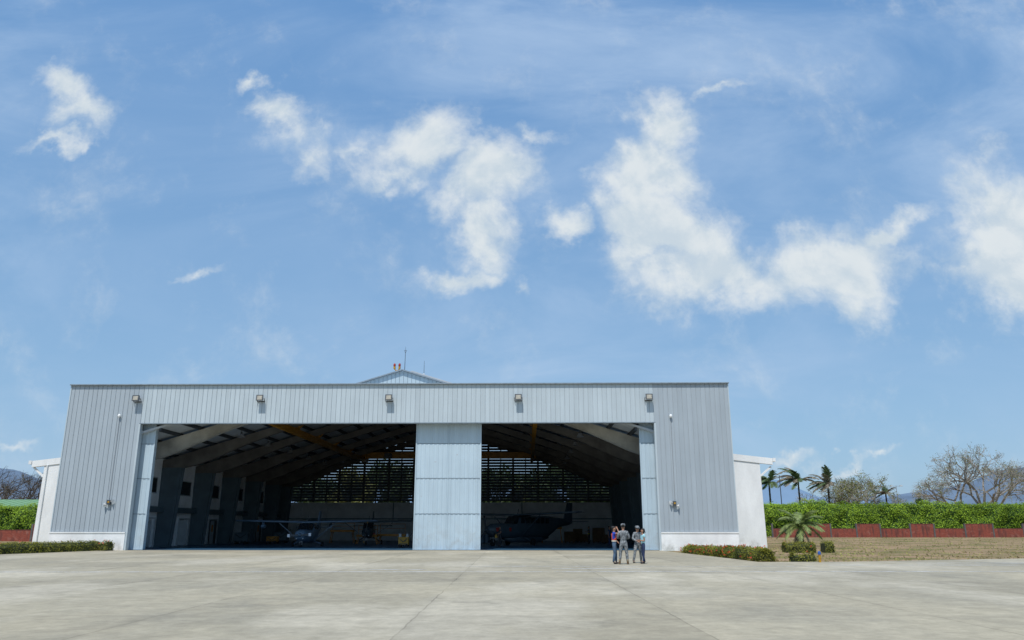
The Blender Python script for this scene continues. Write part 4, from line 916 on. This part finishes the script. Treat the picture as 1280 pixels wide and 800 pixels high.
# ------------------------------------------------------------------ poles, roofs and the marker
def pole(px, D, top_py, label, lights=0, mat='darkmetal', r=.09):
    p = at(px, 640, D); ztop = at(px, top_py, D).z; e = empty('lamp_post' if lights else 'utility_pole', (p.x, D, gz)); tag(e, label, 'lamp post' if lights else 'pole')
    H_ = ztop-gz; mb = MB(); mb.tube((0,0,-.2),(0,0,H_),r,r*.6,10); mb.build('pole', M[mat], e)
    if lights:
        mb = MB(); mb.bar((-.9,0,H_-.1),(.9,0,H_-.1),.05,.05); mb.build('arm', M[mat], e)
        for s in (-1, 1): mb = MB(); mb.hexa([(s*.9-.3,-.2,H_-.15),(s*.9+.3,-.2,H_-.15),(s*.9+.3,.2,H_-.15),(s*.9-.3,.2,H_-.15),(s*.9-.2,-.15,H_+.1),(s*.9+.2,-.15,H_+.1),(s*.9+.2,.15,H_+.1),(s*.9-.2,.15,H_+.1)]); mb.build('lamp_head', M['doorpaint'], e)
    else:
        mb = MB(); mb.bar((-.1,0,H_-.35),(.55,0,H_-.3),.06,.06); mb.cbox((.5,0,H_-.2),(.2,.12,.25)); mb.build('crossarm', M[mat], e)
pole(978, 118, 594, 'thin dark pole beside the first wind-blown palm', 0)
pole(1124, 150, 607, 'twin-headed lamp post beyond the hedge right of the bare tree', 1, 'metal')
pole(1267, 160, 607, 'twin-headed pale lamp post behind the wide spreading tree', 1, 'metal')
pole(22, 150, 592, 'thin pale pole in front of the dark bare trees on the left', 0, 'metal', .07)
def green_shed(x0, x1, y, z1, z0, label):
    e = empty('shed', (x0, y, 0)); tag(e, label, 'building'); mb = MB(); mb.box(.3, x1-x0-.3, 1, 15, 0, z0-.1); mb.build('wall', M['whitein'], e)
    mb = MB(); W_ = x1-x0; mb.hexa([(0,0,z0),(W_,0,z0),(W_,8,z1-.1),(0,8,z1-.1),(0,0,z0+.1),(W_,0,z0+.1),(W_,8,z1),(0,8,z1)]); mb.hexa([(0,8.01,z1-.1),(W_,8.01,z1-.1),(W_,16,z0),(0,16,z0),(0,8.01,z1),(W_,8.01,z1),(W_,16,z0+.1),(0,16,z0+.1)])
    k = 1.
    while k < W_: mb.bar((k,0,z0+.12),(k,8,z1+.02),.06,.04); k += 1.2
    mb.build('roof', M['greenroof'], e)
green_shed(-125, -66, 118, 5.9, 4.4, 'long building with a pale green metal roof behind the left hedge')
green_shed(92, 140, 150, 6.0, 4.6, 'building with a green roof just showing over the right hedge')
green_shed(28, 52, 122, 5.3, 4.6, 'building with a green roof peeping over the hedge near the annex')
e = empty('marker_post', (14.85, 39.55, 0)); tag(e, 'short yellow marker post with a blue cap at the apron edge', 'marker post')
mb = MB(); mb.tube((0,0,-.02),(0,0,.36),.06,.055,12); mb.tube((0,0,.17),(0,0,.21),.064,.064,12); mb.build('post', M['yellow2'], e); mb = MB(); mb.tube((0,0,.362),(0,0,.47),.075,.07,12); mb.tube((0,0,.47),(0,0,.52),.07,.02,12); mb.build('cap', pm('blue_cap', (.03,.10,.38), .4, .1), e)

# ------------------------------------------------------------------ hills
def hills(name, D, prof, depth, mat, seed):
    """prof: list of (px, py) ridge line; a real ridge with slopes on both sides"""
    mb = MB(); n = 90; rows = []
    px0, px1 = prof[0][0], prof[-1][0]
    def py(px):
        for (a, b), (c, d) in zip(prof, prof[1:]):
            if a <= px <= c: return b + (d-b)*(px-a)/(c-a)
    for j, (dy, k) in enumerate([(-1,0),(-.72,.28),(-.45,.58),(-.2,.86),(0,1),(.5,.6),(1,0)]):
        for i in range(n+1):
            p = px0+(px1-px0)*i/n; q = at(p, py(p), D); zz = max(0, q.z)*k
            nn = noise.noise(Vector((q.x/D*30, j*1.7, seed)))
            z = zz*(1+.16*nn*(1 if j != 4 else .25)); mb.v.append((q.x, D+dy*depth+nn*depth*.12, z))
    for j in range(6):
        for i in range(n): mb.f.append((j*(n+1)+i, j*(n+1)+i+1, (j+1)*(n+1)+i+1, (j+1)*(n+1)+i)); mb.m.append(0)
    tag(mb.build(name, mat, None, True), kind='structure')
hm1 = pm('hill_near', (.13,.18,.245), 1, .28, .006, detail=9, spec=0); hm2 = pm('hill_far', (.18,.27,.38), 1, .08, .002, spec=0)  # blue aerial haze is painted into the base colours of the hills
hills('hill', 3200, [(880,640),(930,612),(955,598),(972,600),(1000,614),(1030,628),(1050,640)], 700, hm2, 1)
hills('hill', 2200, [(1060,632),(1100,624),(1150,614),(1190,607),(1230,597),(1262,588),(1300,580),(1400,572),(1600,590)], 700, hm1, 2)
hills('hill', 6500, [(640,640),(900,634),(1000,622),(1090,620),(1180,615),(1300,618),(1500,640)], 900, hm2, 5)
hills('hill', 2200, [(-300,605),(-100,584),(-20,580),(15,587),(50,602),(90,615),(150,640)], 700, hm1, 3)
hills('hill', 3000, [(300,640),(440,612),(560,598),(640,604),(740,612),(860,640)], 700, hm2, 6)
#PEOPLE
# ------------------------------------------------------------------ people
def cloth(name, c, var=.15, scale=6, c2=None, detail=3): return pm(name, c, .85, var, scale, c2=c2, detail=detail)
def camo(name):
    m, nt, b = nodes_of(name); L = nt.links.new; tc = N(nt, 'ShaderNodeTexCoord')
    nz = N(nt, 'ShaderNodeTexNoise'); nz.inputs['Scale'].default_value = 8; nz.inputs['Detail'].default_value = 2; L(tc.outputs['Object'], nz.inputs[0])
    rp = N(nt, 'ShaderNodeValToRGB'); rp.color_ramp.interpolation = 'CONSTANT'; e = rp.color_ramp.elements
    e[0].position = 0; e[0].color = (.11,.12,.13,1); e[1].position = .45; e[1].color = (.18,.20,.21,1)
    q = e.new(.53); q.color = (.28,.30,.31,1); q = e.new(.60); q.color = (.16,.17,.18,1)
    L(nz.outputs[0], rp.inputs[0]); L(rp.outputs[0], b.inputs['Base Color']); b.inputs['Roughness'].default_value = .9; return m
SK = pm('skin', (.36,.19,.12), .6, .08, 8); CAMO = camo('grey_camouflage')
HAIR = pm('dark_hair', (.015,.012,.01), .6, .2, 30)
def skin_mesh(name, verts, edges, rad, mat, parent, sub=1):
    me = bpy.data.meshes.new(name); me.from_pydata([tuple(v) for v in verts], edges, [])
    o = bpy.data.objects.new(name, me); col.objects.link(o)
    mo = o.modifiers.new('s', 'SKIN'); mo.use_smooth_shade = True
    if not me.skin_vertices:
        bpy.context.view_layer.objects.active = o; me.attributes.new('x', 'FLOAT', 'POINT')
    sv = me.skin_vertices[0].data
    for i, r in enumerate(rad):
        sv[i].radius = r if hasattr(r, '__len__') else (r, r); sv[i].use_root = (i == 0)
    ss = o.modifiers.new('u', 'SUBSURF'); ss.levels = sub; ss.render_levels = sub
    bpy.context.view_layer.update()
    ev = o.evaluated_get(bpy.context.evaluated_depsgraph_get()); nm = bpy.data.meshes.new_from_object(ev)
    o.modifiers.clear(); o.data = nm; bpy.data.meshes.remove(me); nm.name = name
    nm.materials.clear(); nm.materials.append(mat); nm.polygons.foreach_set('use_smooth', [True]*len(nm.polygons))
    o.parent = parent; return o
def person(loc, rz, h, label, J, top, trousers, shoes, sleeve='short', cap=None, vest=None, hair='short', shades=False, belt=None, slim=1., boot=False, group=None):
    """J: joints le, lw, re, rw (elbows, wrists), lk, la, rk, ra (knees, ankles), facing -y"""
    e = empty('person', loc, rz, label, 'person', group); k = h/1.75; e.scale = (k*slim, k*slim, k)
    V, E_, Rr = [], [], []
    def add(p, r, par=None):
        V.append(Vector(p)); Rr.append(r); i = len(V)-1
        if par is not None: E_.append((par, i))
        return i
    pel = add((0,.01,.95), (.135,.10)); wa = add((0,0,1.08), (.125,.085), pel); ch = add((0,.01,1.27), (.15,.10), wa); up = add((0,.015,1.41), (.11,.075), ch)
    nk = add((0,.005,1.50), .052, up); h1 = add((0,-.012,1.565), (.062,.072), nk); h2 = add((0,-.008,1.64), (.078,.092), h1); h3 = add((0,.0,1.71), (.062,.075), h2)
    add((0,-.108,1.622), .013, h2)
    for s in (-1, 1): add((s*.084,.0,1.63), (.012,.022), h2)
    arms = {}
    for s, el, wr in ((1,'le','lw'),(-1,'re','rw')):
        sh = add((s*.165,.015,1.405), .058, up); a = add(Vector((s*.165,.015,1.405)).lerp(Vector(J[el]), .5), .046, sh); b = add(J[el], .040, a); c = add(Vector(J[el]).lerp(Vector(J[wr]), .35), .040, b); w = add(J[wr], .027, c)
        d = (Vector(J[wr])-Vector(J[el])).normalized(); pv = Vector(J[wr]) + d*.05
        side = d.cross(Vector((0,0,1))) if abs(d.z) < .8 else Vector((0,1,0)); side.normalize(); nrm = d.cross(side)
        pa = add(pv, (.036,.020), w); pb = add(pv+d*.035, (.036,.017), pa)
        for q, ln in ((-.028,.058),(-.010,.070),(.009,.066),(.027,.050)):
            f1 = add(pv+d*.06+side*q, .0085, pb); f2 = add(pv+d*(.06+ln*.5)+side*q*1.1+nrm*.006, .008, f1); add(pv+d*(.06+ln)+side*q*1.1+nrm*.022, .0065, f2)
        t1 = add(pv+side*.045*s+d*.015, .0105, pa); add(pv+side*.058*s+d*.05+nrm*.012, .009, t1)
        arms[s] = (sh, a, b, c, w)
    legs = {}
    for s, kn, an in ((1,'lk','la'),(-1,'rk','ra')):
        hp = add((s*.085,.01,.90), (.085,.09), pel); m = add(Vector((s*.085,.01,.90)).lerp(Vector(J[kn]), .45), .078, hp); b = add(J[kn], .055, m); c = add(Vector(J[kn]).lerp(Vector(J[an]), .35), .055, b); w = add(J[an], .036, c)
        A = Vector(J[an]); t = add((A.x+.01*s, A.y-.10, .035), (.035,.025), w); add((A.x+.015*s, A.y-.17, .028), (.032,.02), t)
        legs[s] = (hp, m, b, c, w)
    Rb = list(Rr); cov = [pel, wa, ch, up] + [i for s in (1, -1) for i in legs[s][:4]] + [i for s in (1, -1) for i in arms[s][:(4 if sleeve == 'long' else 1)]]
    for i in cov: Rb[i] = (Rr[i][0]*.72, Rr[i][1]*.72) if hasattr(Rr[i], '__len__') else Rr[i]*.75
    skin_mesh('body', V, E_, Rb, SK, e, 1)
    def grow(r, g): return (r[0]+g, r[1]+g) if hasattr(r, '__len__') else r+g
    def garment(name, ids, g, mat, shift=None):
        mp = {i: n for n, i in enumerate(ids)}; vv = [V[i].copy() for i in ids]; ed = [(mp[a], mp[b]) for a, b in E_ if a in mp and b in mp]
        if shift: shift(vv)
        return skin_mesh(name, vv, ed, [grow(Rr[i], g) for i in ids], mat, e, 1)
    # trousers: pelvis and both legs down to the ankles
    garment('trousers', [pel, wa, *legs[1], *legs[-1]], .018 if not slim < 1 else .010, trousers, lambda vv: (vv[1].__setitem__(2, 1.10),))
    ids = [ch, wa, pel, up]
    for s in (1, -1): ids += list(arms[s][:5] if sleeve == 'long' else arms[s][:2])
    ids.append(nk); Rr[nk] = .05
    def sh(vv): vv[2].z = .88; vv[3].z = 1.44; vv[-1].z = 1.485
    garment('shirt', ids, .021, top, sh)
    if vest:
        o = garment('safety_vest', [ch, wa, pel, up, arms[1][0], arms[-1][0]], .032, vest[0], lambda vv: (vv[2].__setitem__(2, 1.0), vv[4].__setitem__(0, .10), vv[5].__setitem__(0, -.10)))
        mb = MB(); mb.loft([sup(0, 0, 0, 1, 1, 16, 2)][:0] or [[(.178*math.cos(t*.3927), .006+.128*math.sin(t*.3927), z) for t in range(16)] for z in (1.04, 1.10)], False); mb.build('reflective_band', vest[1], o, True)
    if belt:
        mb = MB(); mb.loft([[(.165*math.cos(t*.3927), .006+.125*math.sin(t*.3927), z) for t in range(16)] for z in (.97, 1.05)], False); mb.build('belt', belt, e, True)
    for s, an in ((1,'la'),(-1,'ra')):
        A = Vector(J[an]); vs = [(A.x,A.y+.03,.055),(A.x+.01*s,A.y-.09,.045),(A.x+.015*s,A.y-.18,.038)]; ed = [(0,1),(1,2)]; rr_ = [(.05,.052),(.048,.04),(.04,.034)]
        vs.append((A.x, A.y+.01, .24 if boot else .10)); ed.append((0,3)); rr_.append(.055 if boot else .045)
        skin_mesh('boot' if boot else 'shoe', vs, ed, rr_, shoes, e, 1)
    if cap:
        mb = MB(); rings = []
        for z, a, b in ((1.672,.100,.115),(1.70,.101,.116),(1.765,.094,.108),(1.785,.06,.07)): rings.append([(a*math.cos(t*.3927), b*math.sin(t*.3927), z) for t in range(16)])
        mb.loft(rings); mb.hexa([(-.075,-.20,1.665),(.075,-.20,1.665),(.09,-.09,1.68),(-.09,-.09,1.68),(-.07,-.195,1.678),(.07,-.195,1.678),(.09,-.085,1.70),(-.09,-.085,1.70)]); mb.build('cap', cap, e, True)
    hm = MB(); z0 = 1.62 if hair == 'short' else 1.50
    rings = [[(a*math.cos(t*.3927), .034+b*math.sin(t*.3927), z) for t in range(16)] for z, a, b in ((z0,.066,.058),(1.66,.086,.082),(1.72,.084,.100),(1.762,.05,.07))]
    hm.loft(rings)
    if hair == 'tail': hm.tube((0,.11,1.67),(0,.16,1.52),.032,.015,8)
    hm.build('hair', HAIR, e, True)
    for s in (-1, 1):
        mb = MB(); mb.ball((s*.032,-.088,1.645),(.013,.010,.009),8,5); mb.build('eye', M['dark'], e, True)
    mb = MB(); mb.ball((0,-.083,1.575),(.024,.008,.006),8,5); mb.build('mouth', pm('lips', (.25,.08,.06)), e, True)
    if shades:
        mb = MB(); mb.box(-.07,-.008,-.112,-.098,1.625,1.665); mb.box(.008,.07,-.112,-.098,1.625,1.665); mb.box(-.082,-.07,-.11,.0,1.648,1.655); mb.box(.07,.082,-.11,.0,1.648,1.655); mb.box(-.008,.008,-.112,-.1,1.65,1.657); mb.build('sunglasses', M['dark'], e)
    return e
STAND = dict(le=(.23,.03,1.13), lw=(.25,-.03,.88), re=(-.23,.03,1.13), rw=(-.25,-.03,.88), lk=(.09,-.01,.50), la=(.10,.03,.09), rk=(-.09,-.01,.50), ra=(-.10,.03,.09))
def pose(**k): d = dict(STAND); d.update(k); return d
JEANS = cloth('jeans', (.07,.12,.19), .3, 5); NAVY = cloth('navy_trousers', (.02,.035,.09)); BLUE = cloth('blue_shirt', (.02,.06,.42)); CYAN = cloth('pale_cyan_shirt', (.38,.66,.72), .06)
VEST = cloth('orange_vest', (.75,.10,.035), .1); BAND = cloth('reflective', (.62,.60,.50), .1); BOOT = cloth('tan_boot', (.26,.20,.12)); DSHOE = cloth('dark_shoe', (.02,.02,.025)); YBELT = cloth('yellow_band', (.6,.5,.05))
GR = 'people talking on the apron'
person((4.73,37.7,0), R(82), 1.67, 'man in a blue shirt, orange safety vest and jeans shading his eyes with one hand', pose(re=(-.22,-.25,1.43), rw=(-.10,-.17,1.62), le=(.22,-.02,1.13), lw=(.16,-.20,.98), la=(.12,-.06,.09), lk=(.10,-.05,.50), ra=(-.10,.07,.09)), BLUE, JEANS, DSHOE, vest=(VEST, BAND), group=GR)
person((5.10,37.3,0), R(176), 1.76, 'person in grey camouflage uniform and cap standing with back to the camera', pose(le=(.27,.0,1.16), lw=(.10,-.22,1.17), re=(-.27,.0,1.16), rw=(-.08,-.22,1.13), la=(.20,.02,.09), lk=(.15,-.02,.50), ra=(-.16,.02,.09), rk=(-.13,-.02,.50)), CAMO, CAMO, BOOT, 'long', CAMO, boot=True, group=GR)
person((5.98,38.8,0), R(14), 1.67, 'person in grey camouflage uniform, cap and sunglasses facing the camera with hands together', pose(le=(.25,-.03,1.15), lw=(.03,-.24,1.06), re=(-.27,-.02,1.15), rw=(-.09,-.24,1.03), la=(.19,.10,.09), lk=(.14,.02,.50), ra=(-.29,-.10,.09), rk=(-.20,-.08,.51)), CAMO, CAMO, cloth('grey_boot', (.10,.095,.08)), 'long', CAMO, shades=True, boot=True, group=GR)
person((6.10,38.0,0), R(-80), 1.57, 'woman in a pale cyan t-shirt and navy trousers with dark tied hair', pose(le=(.20,.02,1.13), lw=(.14,-.24,1.17), re=(-.20,.02,1.14), rw=(-.12,-.22,1.15), la=(.09,-.05,.09), ra=(-.08,.10,.09)), CYAN, NAVY, DSHOE, hair='tail', slim=.95, group=GR)
GI = 'workers inside the hangar'
DK = cloth('dark_overall', (.03,.035,.045))
person(H(ga(736,26),26), YAW+R(-75), 1.75, 'worker in dark clothes with a yellow belt by the crates at the rear', pose(le=(.22,-.12,1.16), lw=(.2,-.38,1.2)), DK, DK, DSHOE, belt=YBELT, group=GI)
person(H(ga(762,13),13), YAW+R(60), 1.75, 'worker in dark blue clothes standing in the shade behind the man with the vest', STAND, cloth('blue_overall', (.03,.06,.14)), NAVY, DSHOE, group=GI)
person(H(ga(625,12.4),12.4), YAW+R(-60), 1.76, 'worker in a grey uniform holding a yellow cloth beside the nose of the large aircraft', pose(le=(.24,-.06,1.16), lw=(.18,-.28,1.10)), DK, DK, DSHOE, group=GI)
e = place(empty('cloth'), ga(622,12.3)-.12, 12.1, .75); tag(e, 'bright yellow cloth held by the worker near the propeller', 'cloth')
mb = MB(); mb.loft([[(a*math.cos(t*.7854), .05*math.sin(t*.7854), z) for t in range(8)] for z, a in ((0,.10),(.12,.13),(.25,.07),(.33,.03))]); mb.build('folds', M['yellow2'], e)
